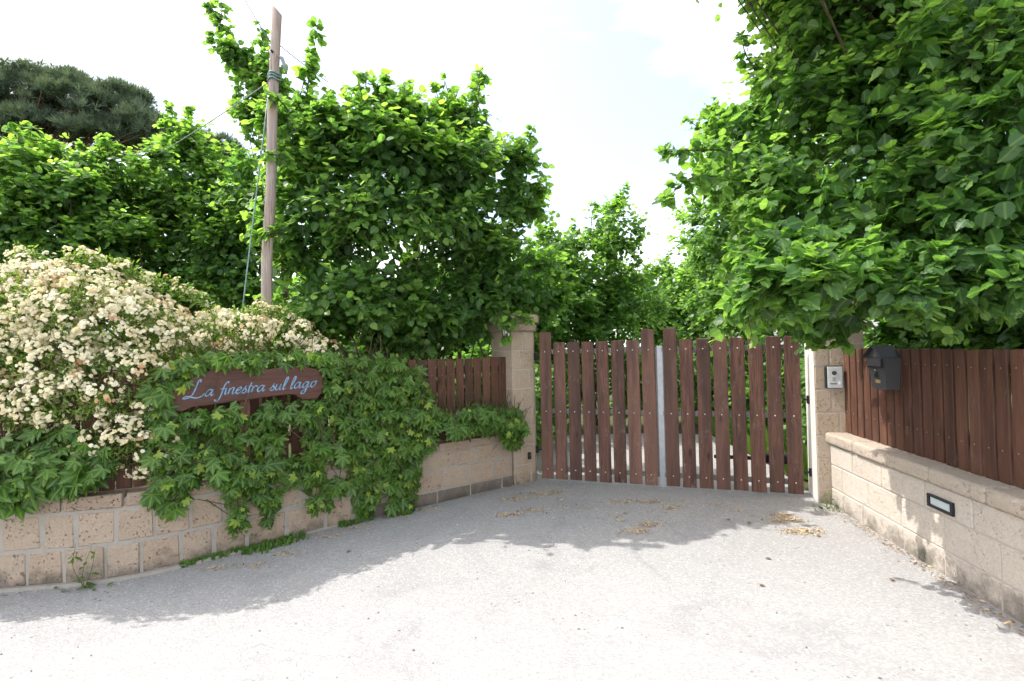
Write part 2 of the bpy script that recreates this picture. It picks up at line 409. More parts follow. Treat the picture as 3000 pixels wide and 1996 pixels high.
def strip_prism(name, s0, s1, out0, out1, z0, z1, mat, step=.12, parent=None):
    ss = np.linspace(s0, s1, max(2, int((s1 - s0) / step)))
    v = []
    for s in ss:
        a, _, _ = on_path(s, out0); b, _, _ = on_path(s, out1)
        v += [(a[0], a[1], z0), (a[0], a[1], z1), (b[0], b[1], z1), (b[0], b[1], z0)]
    q = []
    for i in range(len(ss) - 1):
        for k in range(4):
            q.append((i * 4 + k, i * 4 + (k + 1) % 4, i * 4 + 4 + (k + 1) % 4, i * 4 + 4 + k))
    e = (len(ss) - 1) * 4
    q += [(0, 3, 2, 1), (e, e + 1, e + 2, e + 3)]
    return obj(name, mesh_np(name, v, [], mat, None, False, q), parent)
WT = .24
left_wall = empty('garden_wall', (-1.6, 4.85, 0)); tag(left_wall, 'low curved wall of tan stone blocks below the creeper and rose bush', 'wall')
left_wall.location = (0, 0, 0)
strip_prism('mortar_core', 0, LEN, -.0035, -WT, -.05, .585, MORTAR, parent=left_wall)
strip_prism('footing', S_SEE - 1, S_SEE + 2.6, .035, -.05, -.05, .028, MORTAR, parent=left_wall)
BLK = [box('wall_block', 1, 1, 1, TUFF, 0, jitter=0, seed=i) for i in range(1)]
def rough_block(name, L, D, H, mat, seed, bevel=.006):
    r = np.random.default_rng(seed)
    bm = box_bm(L, D, H)
    for v in bm.verts: v.co += V((r.uniform(-.008, .006) * np.sign(v.co.x), r.uniform(-.005, .004), r.uniform(-.006, .004)))
    bmesh.ops.bevel(bm, geom=bm.edges[:], offset=bevel, segments=1, affect='EDGES')
    return bm_mesh(name, bm, mat)
cache = {}
def block(key, L, D, H, mat, nvar=5):
    k = (key, round(L, 2), round(H, 3), int(rng.integers(nvar)))
    if k not in cache: cache[k] = rough_block(key, round(L, 2), D, H, mat, len(cache) * 7 + 3)
    return cache[k]
PLS = LEN - 1.9                       # the dark plinth course starts here, towards the pillar
def lay_course(z0, z1, mat, name, joint, phase, lengths, s_from, s_to, out=.0, depth=.1, jz=.01, parent=left_wall):
    s = s_from + phase
    while s < s_to - .06:
        L = lengths(s) * rng.uniform(.9, 1.1)
        if s + L > s_to: L = s_to - s
        if s + L > s_from:
            (p, t, n) = on_path(s + L / 2, out - depth / 2 + rng.uniform(-.003, .003))
            o = obj(name, block(name, L - joint, depth, z1 - z0 - joint, mat), parent, (p[0], p[1], (z0 + z1) / 2 + rng.uniform(-.002, .002)), (0, 0, math.atan2(t[1], t[0]) + rng.uniform(-.006, .006)))
        s += L
blen = lambda s: .235 if s < LEN - 3.0 else .315
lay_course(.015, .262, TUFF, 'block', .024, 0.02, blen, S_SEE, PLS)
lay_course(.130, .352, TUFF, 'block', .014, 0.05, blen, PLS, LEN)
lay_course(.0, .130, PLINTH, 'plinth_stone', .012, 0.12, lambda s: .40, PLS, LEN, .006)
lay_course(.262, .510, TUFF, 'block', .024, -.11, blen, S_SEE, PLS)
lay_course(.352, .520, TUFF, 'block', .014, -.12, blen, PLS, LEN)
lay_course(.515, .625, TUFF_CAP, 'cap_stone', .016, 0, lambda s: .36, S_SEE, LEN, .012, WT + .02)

# ------------------------------------------------------------------ wooden fences and gate
def board_mesh(name, w, d, h, mat, nvar=5, seed=0):
    out = []
    for i in range(nvar):
        r = np.random.default_rng(seed + i)
        bm = box_bm(w, d, h, 0, center=(0, 0, h / 2))
        bmesh.ops.subdivide_edges(bm, edges=[e for e in bm.edges if abs(e.verts[0].co.z - e.verts[1].co.z) > h * .5], cuts=2)
        for v in bm.verts: v.co += V((r.uniform(-.0025, .0025), r.uniform(-.002, .002), r.uniform(-.006, .006) if v.co.z > h * .9 else 0))
        bmesh.ops.bevel(bm, geom=[e for e in bm.edges if len(e.link_faces) == 2 and e.calc_face_angle(0) > 1.0], offset=.004, segments=1, affect='EDGES')
        out.append(bm_mesh(name, bm, mat))
    return out
def bolt_mesh(name, r=.008, h=.006, mat=None):
    bm = bmesh.new(); bmesh.ops.create_uvsphere(bm, u_segments=8, v_segments=5, radius=r)
    bmesh.ops.delete(bm, geom=[v for v in bm.verts if v.co.z < -.0005], context='VERTS')
    for v in bm.verts: v.co = V((v.co.x, -v.co.z * h / r, v.co.y))
    return bm_mesh(name, bm, mat or BOLT, True)
BOLTM = bolt_mesh('bolt'); BOLT_SMALL = bolt_mesh('screw', .005, .004, SCREW)
BLACKBOLT = None

left_fence = empty('picket_fence'); tag(left_fence, 'dark brown picket fence on the low curved wall, half buried in creeper', 'fence')
FB = board_mesh('board', .095, .022, .87, WOOD_FENCE, 6, 40)
FOFF = -.115
s = S_SEE - .2; k = 0
while s < LEN - .02:
    p, t, n = on_path(s, FOFF); rz = math.atan2(t[1], t[0])
    M = Matrix.Translation((p[0], p[1], .63)) @ Matrix.Rotation(rz + rng.uniform(-.01, .01), 4, 'Z') @ Matrix.Rotation(rng.uniform(-.006, .006), 4, 'Y')
    o = obj('board', FB[k % 6], left_fence, mw=M @ Matrix.Translation((0, 0, rng.uniform(-.006, .006))))
    if s > LEN - 2.0:
        for z in (.22, .70): obj('screw', BOLT_SMALL, left_fence, mw=M @ Matrix.Translation((rng.uniform(-.004, .004), -.0115, z)))
    s += .116; k += 1
for z in (.80, 1.33): strip_prism('rail', S_SEE - .2, LEN - .02, FOFF - .02, FOFF - .06, z, z + .07, WOOD_FENCE, parent=left_fence)

# right wall line
W0 = V((3.085, 5.02, 0)); WD = V((-.131, -.9914, 0)); WN = V((-.9914, .131, 0))
RY = math.atan2(WD.y, WD.x)
right_wall = empty('garden_wall'); tag(right_wall, 'pale sunlit stone wall with a rounded coping, running towards the camera', 'wall')
WL = 7.0
def rw(s, out=0.0, z=0.0): return W0 + WD * s + WN * out + V((0, 0, z))
def rbox(name, s0, s1, out0, out1, z0, z1, mat, parent, bevel=.0, seg=1, jit=0.0):
    c = rw((s0 + s1) / 2, (out0 + out1) / 2, (z0 + z1) / 2)
    return obj(name, box(name, s1 - s0, out1 - out0, z1 - z0, mat, bevel, seg, jitter=jit, seed=abs(int(s0 * 100)) + 1), parent, c, (0, 0, RY))
rbox('mortar_core', 0.02, WL, -.30, -.006, -.05, .597, MORTAR_PALE, right_wall)
for ci, (z0, z1, ph) in enumerate(((-.02, .175, .0), (.175, .40, -.26), (.40, .60, -.05))):
    s = ph
    while s < 3.6:
        L = rng.uniform(.42, .56); a = max(s, 0.0)
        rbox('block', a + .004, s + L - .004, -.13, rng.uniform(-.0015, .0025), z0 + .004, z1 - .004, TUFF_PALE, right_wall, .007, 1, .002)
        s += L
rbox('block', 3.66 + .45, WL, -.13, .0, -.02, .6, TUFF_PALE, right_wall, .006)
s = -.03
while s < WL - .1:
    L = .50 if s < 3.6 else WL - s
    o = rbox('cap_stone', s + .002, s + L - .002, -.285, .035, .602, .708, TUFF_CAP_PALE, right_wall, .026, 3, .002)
    s += L

right_fence = empty('picket_fence'); tag(right_fence, 'reddish brown board fence standing on the pale wall, carrying the mailbox', 'fence')
RB = board_mesh('board', .094, .022, .815, WOOD_FENCE, 6, 90)
s = .01; k = 0
while s < 4.2:
    p = rw(s + .05, -.15, .712 + rng.uniform(-.004, .004))
    M = Matrix.Translation(p) @ Matrix.Rotation(RY + math.pi, 4, 'Z')
    M = frame(-WD, WN, p) if False else frame(WD, WN, p)
    o = obj('board', RB[k % 6], right_fence, mw=M @ Matrix.Rotation(rng.uniform(-.006, .006), 4, 'Y') @ Matrix.Rotation(rng.uniform(-.01, .01), 4, 'Z'))
    if s < 2.4:
        for z in (.20, .70): obj('screw', BOLT_SMALL, right_fence, mw=M @ Matrix.Translation((rng.uniform(-.006, .006), -.0115, z + rng.uniform(-.006, .006))))
    s += .1145; k += 1
for z in (.88, 1.38): rbox('rail', .02, 4.2, -.235, -.164, z, z + .07, WOOD_FENCE, right_fence)

# gate
G0 = V((.318, 6.222, 0)); G1 = V((2.985, 5.30, 0)); GD = (G1 - G0).normalized(); GN = V((GD.y, -GD.x, 0)); GN = GN if GN.y < 0 else -GN
GL = (G1 - G0).length; LEAFW = GL / 2
GB = {h: board_mesh('board', .141, .024, h, WOOD_GATE, 6, int(h * 1000)) for h in (1.63, 1.755)}
def gate_leaf(s_from, label, tall, left):
    root = empty('gate_leaf', G0 + GD * s_from); root.rotation_euler = (0, 0, math.atan2(GD.y, GD.x)); tag(root, label, 'gate', 'leaves of the driveway gate')
    pitch = (LEAFW - .03) / 8; off = .0 if left else .03
    for i in range(8):
        x = off + pitch * (i + .5); h = 1.755 if i in tall else 1.63
        M = Matrix.Translation((x, -.012, .03 + rng.uniform(-.004, .004))) @ Matrix.Rotation(rng.uniform(-.004, .004), 4, 'Y')
        obj('board', GB[h][(i * 2 + (0 if left else 1)) % 6], root, mw=M)
        for z in (.145, .835, 1.55): obj('bolt', BOLTM, root, mw=Matrix.Translation((x + rng.uniform(-.004, .004), -.0245, z)))
    for z in (.145, .835, 1.55):
        obj('rail', box('rail', LEAFW - .04, .035, .055, RAIL, .004), root, (LEAFW / 2, .022, z))
    for x in (.03, LEAFW - .03):
        obj('stile', box('stile', .04, .035, 1.36, RAIL, .004), root, (x, .0225, .8475))
    xh = -.005 if left else LEAFW + .005
    for z in ((.36, 1.49) if left else (.25, 1.0)):
        hm = obj('hinge', box('hinge', .04, .04, .085, BLACK_METAL, .008), root, (xh + (-.045 if left else .06), .03, z))
        obj('hinge_pin', box('hinge_pin', .05, .02, .02, BLACK_METAL, .004), hm, (.03 if left else -.03, 0, 0))
    return root
gl = gate_leaf(0, 'left leaf of the brown picket gate, next to the capped pillar', (0, 7), True)
gr = gate_leaf(LEAFW, 'right leaf of the brown picket gate, with wider sunlit gaps', (0,), False)
bar = obj('meeting_bar', box('meeting_bar', .062, .008, 1.585, STEEL, .002), gr, (.004, .0085, .80))
# gate arm on the drive side
ga = empty('gate_opener', (2.86, 5.62, .0)); tag(ga, 'black gate opener arm low behind the right gate leaf', 'gate opener')
obj('motor_housing', box('motor_housing', .34, .10, .11, BLACK, .02, 2), ga, (0.02, 0, .33), (0, 0, -.33))
obj('arm', box('arm', .55, .03, .04, BLACK, .006), ga, (-.35, .09, .33), (0, 0, -.33))
obj('bracket', box('bracket', .05, .06, .40, BLACK, .006), ga, (.17, -.04, .2))

# ------------------------------------------------------------------ pillars
def pillar(name, label, C0, u, n, W, D, z_body, courses, chamfer, mat, splits):
    """C0: front corner; u along the front face, n out of the front"""
    u = V(u).normalized(); n = V(n).normalized()
    root = empty(name); tag(root, label, 'gate pillar', 'stone pillars of the driveway gate')
    root.matrix_world = frame(u, n, C0)                      # local: x along face, y into the pillar
    ch = chamfer
    def poly(x0, x1, ins, last):
        p = [(x0, ins), (x1 - (ch if last else 0), ins)] + ([(x1 - ins, ch)] if last and ch else []) + [(x1 - (ins if last else 0), D - ins), (x0, D - ins)]
        return p
    obj('mortar_core', prism('mortar_core', poly(.005, W, .005, True), -.05, z_body, MORTAR_PALE), root)
    H = z_body / courses
    for c in range(courses):
        z0, z1 = c * H, (c + 1) * H
        xs = [0] + splits[c % len(splits)] + [W]
        for i in range(len(xs) - 1):
            last = i == len(xs) - 2
            a, b = xs[i] + (.004 if i else 0), xs[i + 1] - (0 if last else .004)
            pr = poly(a, b, rng.uniform(0, .003), last and ch > 0)
            obj('block', prism('block', pr, z0 + .004, z1 - .004, mat, .007), root)
    for (z0, z1, ov) in ((z_body + .001, z_body + .098, .032), (z_body + .102, z_body + .20, .062)):
        pl = [(-ov, -ov), (W - ch + ov * .4, -ov)] + ([(W + ov, ch - ov * .4)] if ch else [(W + ov, -ov)]) + [(W + ov, D + ov), (-ov, D + ov)]
        if not ch: pl = [(-ov, -ov), (W + ov, -ov), (W + ov, D + ov), (-ov, D + ov)]
        obj('cap_stone', prism('cap_stone', pl, z0, z1, TUFF_CAP, .012), root)
    return root
LU = V((.80, .60, 0)); LN = V((.60, -.80, 0))
lp = pillar('gate_pillar', 'stone gate pillar with a stepped cap, at the end of the curved wall', (-.005, 5.975, 0), LU, LN, .43, .42, 1.80, 8, .11, TUFF_PILLAR, [[.25], [.12], [.17], [.28], [.13]])
rp = pillar('gate_pillar', 'stone gate pillar with the intercom, half hidden under leaves', (2.985, 5.065, 0), GD, GN, .42, .42, 1.80, 8, 0, TUFF_PILLAR, [[.14], [.24], [.13], [.20]])

PLASTER = mat_plain('pale_plaster', (.66, .63, .58), .9, .1, 0, .06, 6)
obj('jamb_plaster', box('jamb_plaster', .008, .40, 1.78, PLASTER, .002), rp, (-.0045, .208, .90))
# ------------------------------------------------------------------ things on walls and pillars
# intercom
fp = on_plane(2441, 1105, V((2.985, 5.065, 0)), GN)
ic = empty('intercom'); ic.matrix_world = frame(GD, GN, fp); tag(ic, 'silver video intercom panel on the stone pillar by the gate', 'intercom')
def part(name, me, parent, loc, rot=None): return obj(name, me, parent, loc, rot)
part('housing', box('housing', .145, .05, .215, BLACK, .006), ic, (-.005, -.025, 0))
part('face_plate', box('face_plate', .128, .010, .205, ALU, .004), ic, (.003, -.054, 0))
def disc(name, r, t, mat, n=20):
    bm = bmesh.new(); bmesh.ops.create_cone(bm, cap_ends=True, segments=n, radius1=r, radius2=r * .92, depth=t)
    bmesh.ops.rotate(bm, verts=bm.verts, matrix=Matrix.Rotation(math.pi / 2, 3, 'X')); return bm_mesh(name, bm, mat)
lens_o = part('camera_lens', disc('camera_lens', .021, .008, BLACK), ic, (-.004, -.062, .042))
part('lens_glass', disc('lens_glass', .011, .006, ANTHRACITE), lens_o, (0, -.006, 0))
part('name_slot', box('name_slot', .058, .004, .009, BLACK, .001), ic, (-.012, -.060, -.062))
part('call_button', box('call_button', .022, .006, .03, WHITE, .003), ic, (.042, -.061, -.055))
for i in range(5): part('speaker_slit', box('speaker_slit', .03, .002, .003, ANTHRACITE), ic, (-.004, -.0597, -.002 - i * .008))

# mailbox on the right fence
mb_s = 0.42
for _ in range(1): pass
mp = on_plane(2566, 1090, rw(0, -.139 + .12, 0), WN)
mb_c = mp - WN * .12
mb = empty('mailbox'); mb.matrix_world = frame(WD, WN, (mb_c.x, mb_c.y, 1.195)) @ Matrix.Scale(1.03, 4); tag(mb, 'dark grey metal mailbox with a pitched roof on the right fence', 'mailbox')
bm = bmesh.new()
def quadbox(bm, x0, x1, y0, y1, z0, z1, x0b=None, x1b=None, y0b=None):
    x0b = x0 if x0b is None else x0b; x1b = x1 if x1b is None else x1b; y0b = y0 if y0b is None else y0b
    vs = [bm.verts.new(c) for c in ((x0b, y0b, z0), (x1b, y0b, z0), (x1b, y1, z0), (x0b, y1, z0), (x0, y0, z1), (x1, y0, z1), (x1, y1, z1), (x0, y1, z1))]
    for f in ((0, 3, 2, 1), (4, 5, 6, 7), (0, 1, 5, 4), (1, 2, 6, 5), (2, 3, 7, 6), (3, 0, 4, 7)): bm.faces.new([vs[i] for i in f])
quadbox(bm, -.125, .125, -.12, 0, 0, .255, -.095, .095, -.095)
vs = [bm.verts.new(c) for c in ((-.125, -.12, .255), (.125, -.12, .255), (0, -.12, .335), (-.125, 0, .255), (.125, 0, .255), (0, 0, .335))]
for f in ((0, 1, 2), (5, 4, 3), (0, 2, 5, 3), (1, 4, 5, 2)): bm.faces.new([vs[i] for i in f])
bmesh.ops.recalc_face_normals(bm, faces=bm.faces[:])
part('body', bm_mesh('body', bm, ANTHRACITE), mb, (0, 0, 0))
for sg in (-1, 1):
    a = math.atan2(.080, .125)
    part('roof_panel', box('roof_panel', .178, .165, .006, ANTHRACITE_DARK, .002), mb, (sg * .070, -.068, .301), (0, sg * a, 0))
fl = part('letter_flap', box('letter_flap', .19, .012, .062, ANTHRACITE, .003), mb, (0, -.127, .215))
part('slot', box('slot', .20, .008, .010, BLACK), fl, (0, -.001, -.038))
part('slot', box('slot', .008, .008, .066, BLACK), fl, (.100, -.001, -.004))
part('lock', disc('lock', .009, .008, BOLT, 12), mb, (0, -.121, .155))
bm = bmesh.new(); quadbox(bm, -.018, .018, -.003, 0, -.022, .022); em = part('horn_emblem', bm_mesh('horn_emblem', bm, ANTHRACITE_DARK), mb, (0, -.110, .115))
hp = [(math.cos(a) * .020, -.118, .112 + math.sin(a) * .017) for a in np.linspace(.2, 5.2, 14)]
tube('horn_outline', hp, .0026, ANTHRACITE_DARK, 5, mb)
part('name_plate', box('name_plate', .062, .004, .026, BRASS, .002), mb, (0, -.1035, .062))

# recessed wall lamp in the right wall
lp_c = on_plane(2760, 1478, W0, WN)
wl_ = empty('recessed_wall_light'); wl_.matrix_world = frame(WD, WN, lp_c); tag(wl_, 'black framed step light set into the pale wall', 'wall light')
part('pane', box('pane', .20, .012, .055, GLASS_PALE, .003), wl_, (0, -.006, 0))
for (x, z, sx, sz) in ((0, .036, .245, .016), (0, -.036, .245, .016), (-.112, 0, .021, .056), (.112, 0, .021, .056)):
    part('frame_bar', box('frame_bar', sx, .022, sz, BLACK, .003), wl_, (x, -.011, z))

# photocell low on the left pillar
pc = on_plane(1549, 1335, V((-.005, 5.975, 0)) + LU * .30, LN)
ph = empty('photocell'); ph.matrix_world = frame(LU, LN, pc); tag(ph, 'small black gate sensor low on the capped pillar', 'gate sensor')
part('case', box('case', .045, .03, .085, BLACK, .012, 2), ph, (0, -.015, 0)); part('lens', disc('lens', .012, .006, ANTHRACITE, 12), ph, (0, -.032, .012))
# lantern on the left pillar's corner
lc = at(1483, 975, 5.88)
ln = empty('wall_lantern', lc); tag(ln, 'small black lantern with pale glass hanging from the capped pillar among leaves', 'lantern')
def cone(name, r1, r2, h, mat, n=10, smooth=False):
    bm = bmesh.new(); bmesh.ops.create_cone(bm, cap_ends=True, segments=n, radius1=r1, radius2=r2, depth=h); return bm_mesh(name, bm, mat, smooth)
part('canopy', cone('canopy', .062, .018, .05, BLACK_METAL, 8), ln, (0, 0, .075))
part('finial', cone('finial', .012, .004, .04, BLACK_METAL, 8), ln, (0, 0, .12))
part('glass', cone('glass', .032, .05, .10, LANTERN_GLASS, 8), ln, (0, 0, 0))
for a in range(4):
    an = a * math.pi / 2 + .4; tube('cage_bar', [(math.cos(an) * .036, math.sin(an) * .036, -.052), (math.cos(an) * .055, math.sin(an) * .055, .052)], .004, BLACK_METAL, 5, ln)
part('base', cone('base', .012, .04, .03, BLACK_METAL, 8), ln, (0, 0, -.066))
tube('bracket', spline([(0, 0, .13), (.02, .06, .17), (.05, .13, .13), (.06, .17, .05)], 6), .008, BLACK_METAL, 6, ln)

# folded cloth bag on the drive behind the gate
bag_p = at(2133, 1296, 8.6)
bag = empty('cloth_bag', (bag_p.x, bag_p.y, 0)); tag(bag, 'blue and pale striped cloth bag lying on the drive behind the gate', 'bag')
def lump(name, sx, sy, sz, mat, seed, power=.0):
    bm = bmesh.new(); bmesh.ops.create_icosphere(bm, subdivisions=3, radius=1); r = np.random.default_rng(seed); ph_ = r.uniform(0, 6, 6)
    for v in bm.verts:
        c = v.co.copy(); k = 1 + .10 * math.sin(5 * c.x + ph_[0]) * math.sin(4 * c.z + ph_[1]) + .07 * math.sin(9 * c.z + ph_[2] + 3 * c.y)
        z = max(c.z * k, -.72); v.co = V((c.x * k * sx, c.y * k * sy, (z + .72) / 1.72 * sz))
    return bm_mesh(name, bm, mat, True)
part('sack', lump('sack', .17, .13, .36, CLOTH_BLUE, 4), bag, (0, 0, .004))
for i in range(4):
    z = .06 + i * .085; k = 1.03 - .5 * max(0, (z - .12)) ** 1.3
    t_ = Tubes(); t_.add([(math.cos(a) * .172 * k, math.sin(a) * .132 * k, z + .03 * math.sin(2 * a + i)) for a in np.linspace(0, 2 * math.pi, 26)], .014, 5)
    obj('stripe', t_.mesh('stripe', CLOTH_PALE), bag)

# ------------------------------------------------------------------ carved sign
SA, SB = V((-2.545, 3.79, 0)), V((-1.655, 4.50, 0))
SU = (SB - SA).normalized(); SN = V((SU.y, -SU.x, 0)); SN = SN if SN.y < 0 else -SN
sign = empty('carved_sign'); SF = frame(SU, SN, (SA.x, SA.y, 1.25)); sign.matrix_world = SF; SFI = SF.inverted()
tag(sign, 'reddish brown carved plank sign with blue script above the creeper', 'sign')
def loc2(px, py): q = SFI @ on_plane(px, py, SA, SN); return (q.x, q.z)
outl = [(503, 1180), (507, 1204), (534, 1206), (566, 1194), (700, 1176), (790, 1163), (845, 1156), (866, 1158), (884, 1168), (905, 1172), (930, 1169), (944, 1150), (947, 1100), (936, 1084),
        (905, 1077), (875, 1073), (830, 1077), (786, 1082), (750, 1080), (727, 1079), (680, 1078), (626, 1081), (585, 1098), (548, 1119), (520, 1138), (502, 1148)]
sp = [loc2(*p) for p in outl]
bm = bmesh.new(); TH = .045
f = bm.faces.new([bm.verts.new((x, 0, z)) for x, z in sp]); f.normal_update()
r = bmesh.ops.extrude_face_region(bm, geom=[f]); bmesh.ops.translate(bm, verts=[v for v in r['geom'] if isinstance(v, bmesh.types.BMVert)], vec=(0, TH, 0))
bmesh.ops.recalc_face_normals(bm, faces=bm.faces[:])
bmesh.ops.bevel(bm, geom=bm.edges[:], offset=.009, segments=2, affect='EDGES', profile=.6)
part('plank', bm_mesh('plank', bm, SIGN), sign, (0, 0, 0))
for px in (722,): 
    x, z = loc2(px, 1170); part('post', box('post', .075, .04, .62, WOOD_FENCE, .005), sign, (x, TH + .025, z - .24))
GLY = {
 'L': ([[(1.12, 2.2), (1.1, 2.55), (.88, 2.55), (.78, 2.1), (.72, 1.3), (.58, .5), (.25, .02), (-.35, -.1), (-.5, .06), (-.1, .2), (.6, .02), (1.3, -.14), (1.9, .1), (2.15, .5)]], 2.2),
 'a': ([[(.95, .8), (.6, 1.0), (.22, .75), (.1, .3), (.3, .02), (.62, .2), (.95, .85)], [(1.0, 1.0), (.9, .4), (1.0, .05), (1.3, .25)]], 1.35),
 'f': ([[(.95, 1.75), (.78, 2.0), (.5, 1.6), (.4, .6), (.3, -.4), (.05, -.9), (-.28, -.8), (-.3, -.6)], [(.05, .92), (.8, .97)]], .72),
 'i': ([[(.15, 1.0), (.12, .4), (.22, .02), (.5, .25)]], .52),
 'n': ([[(.12, .98), (.08, 0)], [(.1, .55), (.4, .98), (.7, .9), (.66, .3), (.78, .02), (1.05, .25)]], 1.08),
 'e': ([[(.1, .45), (.55, .6), (.7, .85), (.45, 1.0), (.12, .65), (.12, .2), (.4, 0), (.8, .3)]], .85),
 's': ([[(.0, .15), (.42, .9), (.5, 1.15)], [(.48, 1.1), (.45, .75), (.68, .4), (.5, .02), (.12, .08)]], .82),
 't': ([[(.35, 1.65), (.2, .5), (.3, .02), (.6, .25)], [(.0, 1.0), (.65, 1.05)]], .66),
 'r': ([[(.1, .98), (.08, 0)], [(.1, .55), (.35, .98), (.62, .92), (.7, .75)]], .78),
 'u': ([[(.12, 1), (.08, .35), (.25, 0), (.6, .25), (.78, 1)], [(.8, 1.0), (.74, .3), (.85, .02), (1.1, .25)]], 1.15),
 'l': ([[(.1, .2), (.5, 1.4), (.5, 1.95), (.3, 1.9), (.15, 1.0), (.15, .2), (.3, .0), (.55, .25)]], .62),
 'g': ([[(.95, .8), (.6, 1.0), (.22, .75), (.1, .3), (.3, .02), (.62, .2), (.95, .85)], [(1.0, 1.0), (.88, 0), (.7, -.8), (.35, -1.0), (.12, -.75), (.6, -.25), (1.3, .2)]], 1.35),
 'o': ([[(.6, 1), (.2, .8), (.1, .3), (.35, 0), (.75, .25), (.85, .75), (.6, 1), (.75, .9), (1.05, 1.0)]], 1.0), ' ': ([], .62)}
TXT = 'La finestra sul lago'
total = sum(GLY[c][1] for c in TXT)
b0, b1 = loc2(548, 1166), loc2(924, 1133)
base_u = np.array([b1[0] - b0[0], b1[1] - b0[1]]); unit = np.linalg.norm(base_u) / total; base_u /= np.linalg.norm(base_u); base_v = np.array([-base_u[1], base_u[0]])
def letter_mesh(name, ch, x, mat, grow, y, dx, dz):
    vs, qs = [], []
    for st in GLY[ch][0]:
        P = spline([(a + x + .32 * b, b, 0) for a, b in st], 7)[:, :2]
        d = np.gradient(P, axis=0); ang = np.arctan2(d[:, 1], d[:, 0])
        w = (.036 + .078 * np.abs(np.sin(ang - math.radians(35)))) + grow
        taper = np.minimum(1, .45 + np.minimum(np.arange(len(P)), np.arange(len(P))[::-1]) / 3.0); w = w * taper
        nrm = np.stack([-d[:, 1], d[:, 0]], 1); nrm /= np.linalg.norm(nrm, axis=1)[:, None] + 1e-9
        for sgn in (1, -1):
            for a, b in P + sgn * nrm * w[:, None]:
                q = np.array(b0) + unit * (a * base_u + b * base_v); vs.append((q[0] + dx, y, q[1] + dz))
        k = len(P); i0 = len(vs) - 2 * k
        qs += [(i0 + i, i0 + i + 1, i0 + k + i + 1, i0 + k + i) for i in range(k - 1)]
    return mesh_np(name, vs, [], mat, None, False, qs)
x_ = 0.0
for ch in TXT:
    if GLY[ch][0]:
        lt = part('letter', letter_mesh('letter', ch, x_, PAINT_BLUE, .0, -.0024, 0, 0), sign, (0, 0, 0))
        part('letter_edge', letter_mesh('letter_edge', ch, x_, PAINT_DEEP, .030, -.0012, .003, -.002), lt, (0, 0, 0))
    x_ += GLY[ch][1]

# ------------------------------------------------------------------ utility pole and wires
pole_b, pole_t = at(776, 1010, 4.8), at(810, 30, 4.8)
pd = (pole_t - pole_b).normalized()
p0 = pole_b - pd * (pole_b.z / pd.z)
pole = empty('utility_pole', p0); tag(pole, 'leaning weathered wooden pole with a slanted top among the hazels', 'utility pole')
n = 30; Lp = (pole_t - p0).length
t_ = Tubes(); t_.add([(pd * (Lp * i / n)) + V((.006 * math.sin(i * .7), .005 * math.cos(i), 0)) for i in range(n + 1)], np.linspace(.055, .044, n + 1), 14)
me = t_.mesh('shaft', POLE)
co = np.zeros(len(me.vertices) * 3, np.float32); me.vertices.foreach_get('co', co); co = co.reshape(-1, 3)
top = slice(n * 14, (n + 1) * 14); co[top, 2] -= (co[top, 0] - co[top, 0].mean()) * 1.05
me.vertices.foreach_set('co', co.ravel()); obj('shaft', me, pole)
def along(f): return pd * (Lp * f)
for f, r in ((.868, .053), (.862, .054), (.873, .0525)):
    c = along(f); tube('wire_wrap', [c + V((math.cos(a) * r, math.sin(a) * r, .008 * math.sin(3 * a))) for a in np.linspace(0, 6.4, 18)], .009, CABLE_GREEN, 6, pole)
tube('bracket', [along(.90) + V((.04, -.02, .03)), along(.90) + V((.08, -.03, .01)), along(.89) + V((.11, -.03, -.02)), along(.88) + V((.13, -.03, -.05))], [.008, .018, .017, .006], CABLE, 7, pole)
part('eye_bolt', cone('eye_bolt', .012, .01, .05, BLACK_METAL, 8), pole, along(.912) + V((0, -.05, 0)), (math.pi / 2, 0, 0))
pole_at = lambda f: p0 + along(f)
def wire(label, pts, r, mat, name='overhead_cable'):
    o = tube(name, pts, r, mat, 6); tag(o, label, 'cable'); return o
def sag(a, b, s, n=24): return [a.lerp(b, i / n) - V((0, 0, s * 4 * (i / n) * (1 - i / n))) for i in range(n + 1)]
wire('thin cable rising from the pole top to the upper left corner', sag(pole_at(.93) + V((-.02, -.05, 0)), at(640, -140, 4.2), .02, 10), .0045, CABLE)
wire('thin cable running down from the pole top behind the leaves to its right', sag(pole_at(.93) + V((.045, 0, .0)), at(960, 240, 5.6), .01, 10), .0045, CABLE)
wire('long thin cable sloping from the pole down to the left, across the pine', sag(pole_at(.865) + V((-.045, .03, 0)), at(180, 590, 9.5), .12), .005, CABLE)
wire('green sleeved stay wire dropping beside the pole into the rose bush', sag(pole_at(.83) + V((-.05, 0, 0)), at(704, 960, 4.6), .0, 8), .0065, CABLE_GREEN, 'stay_wire')

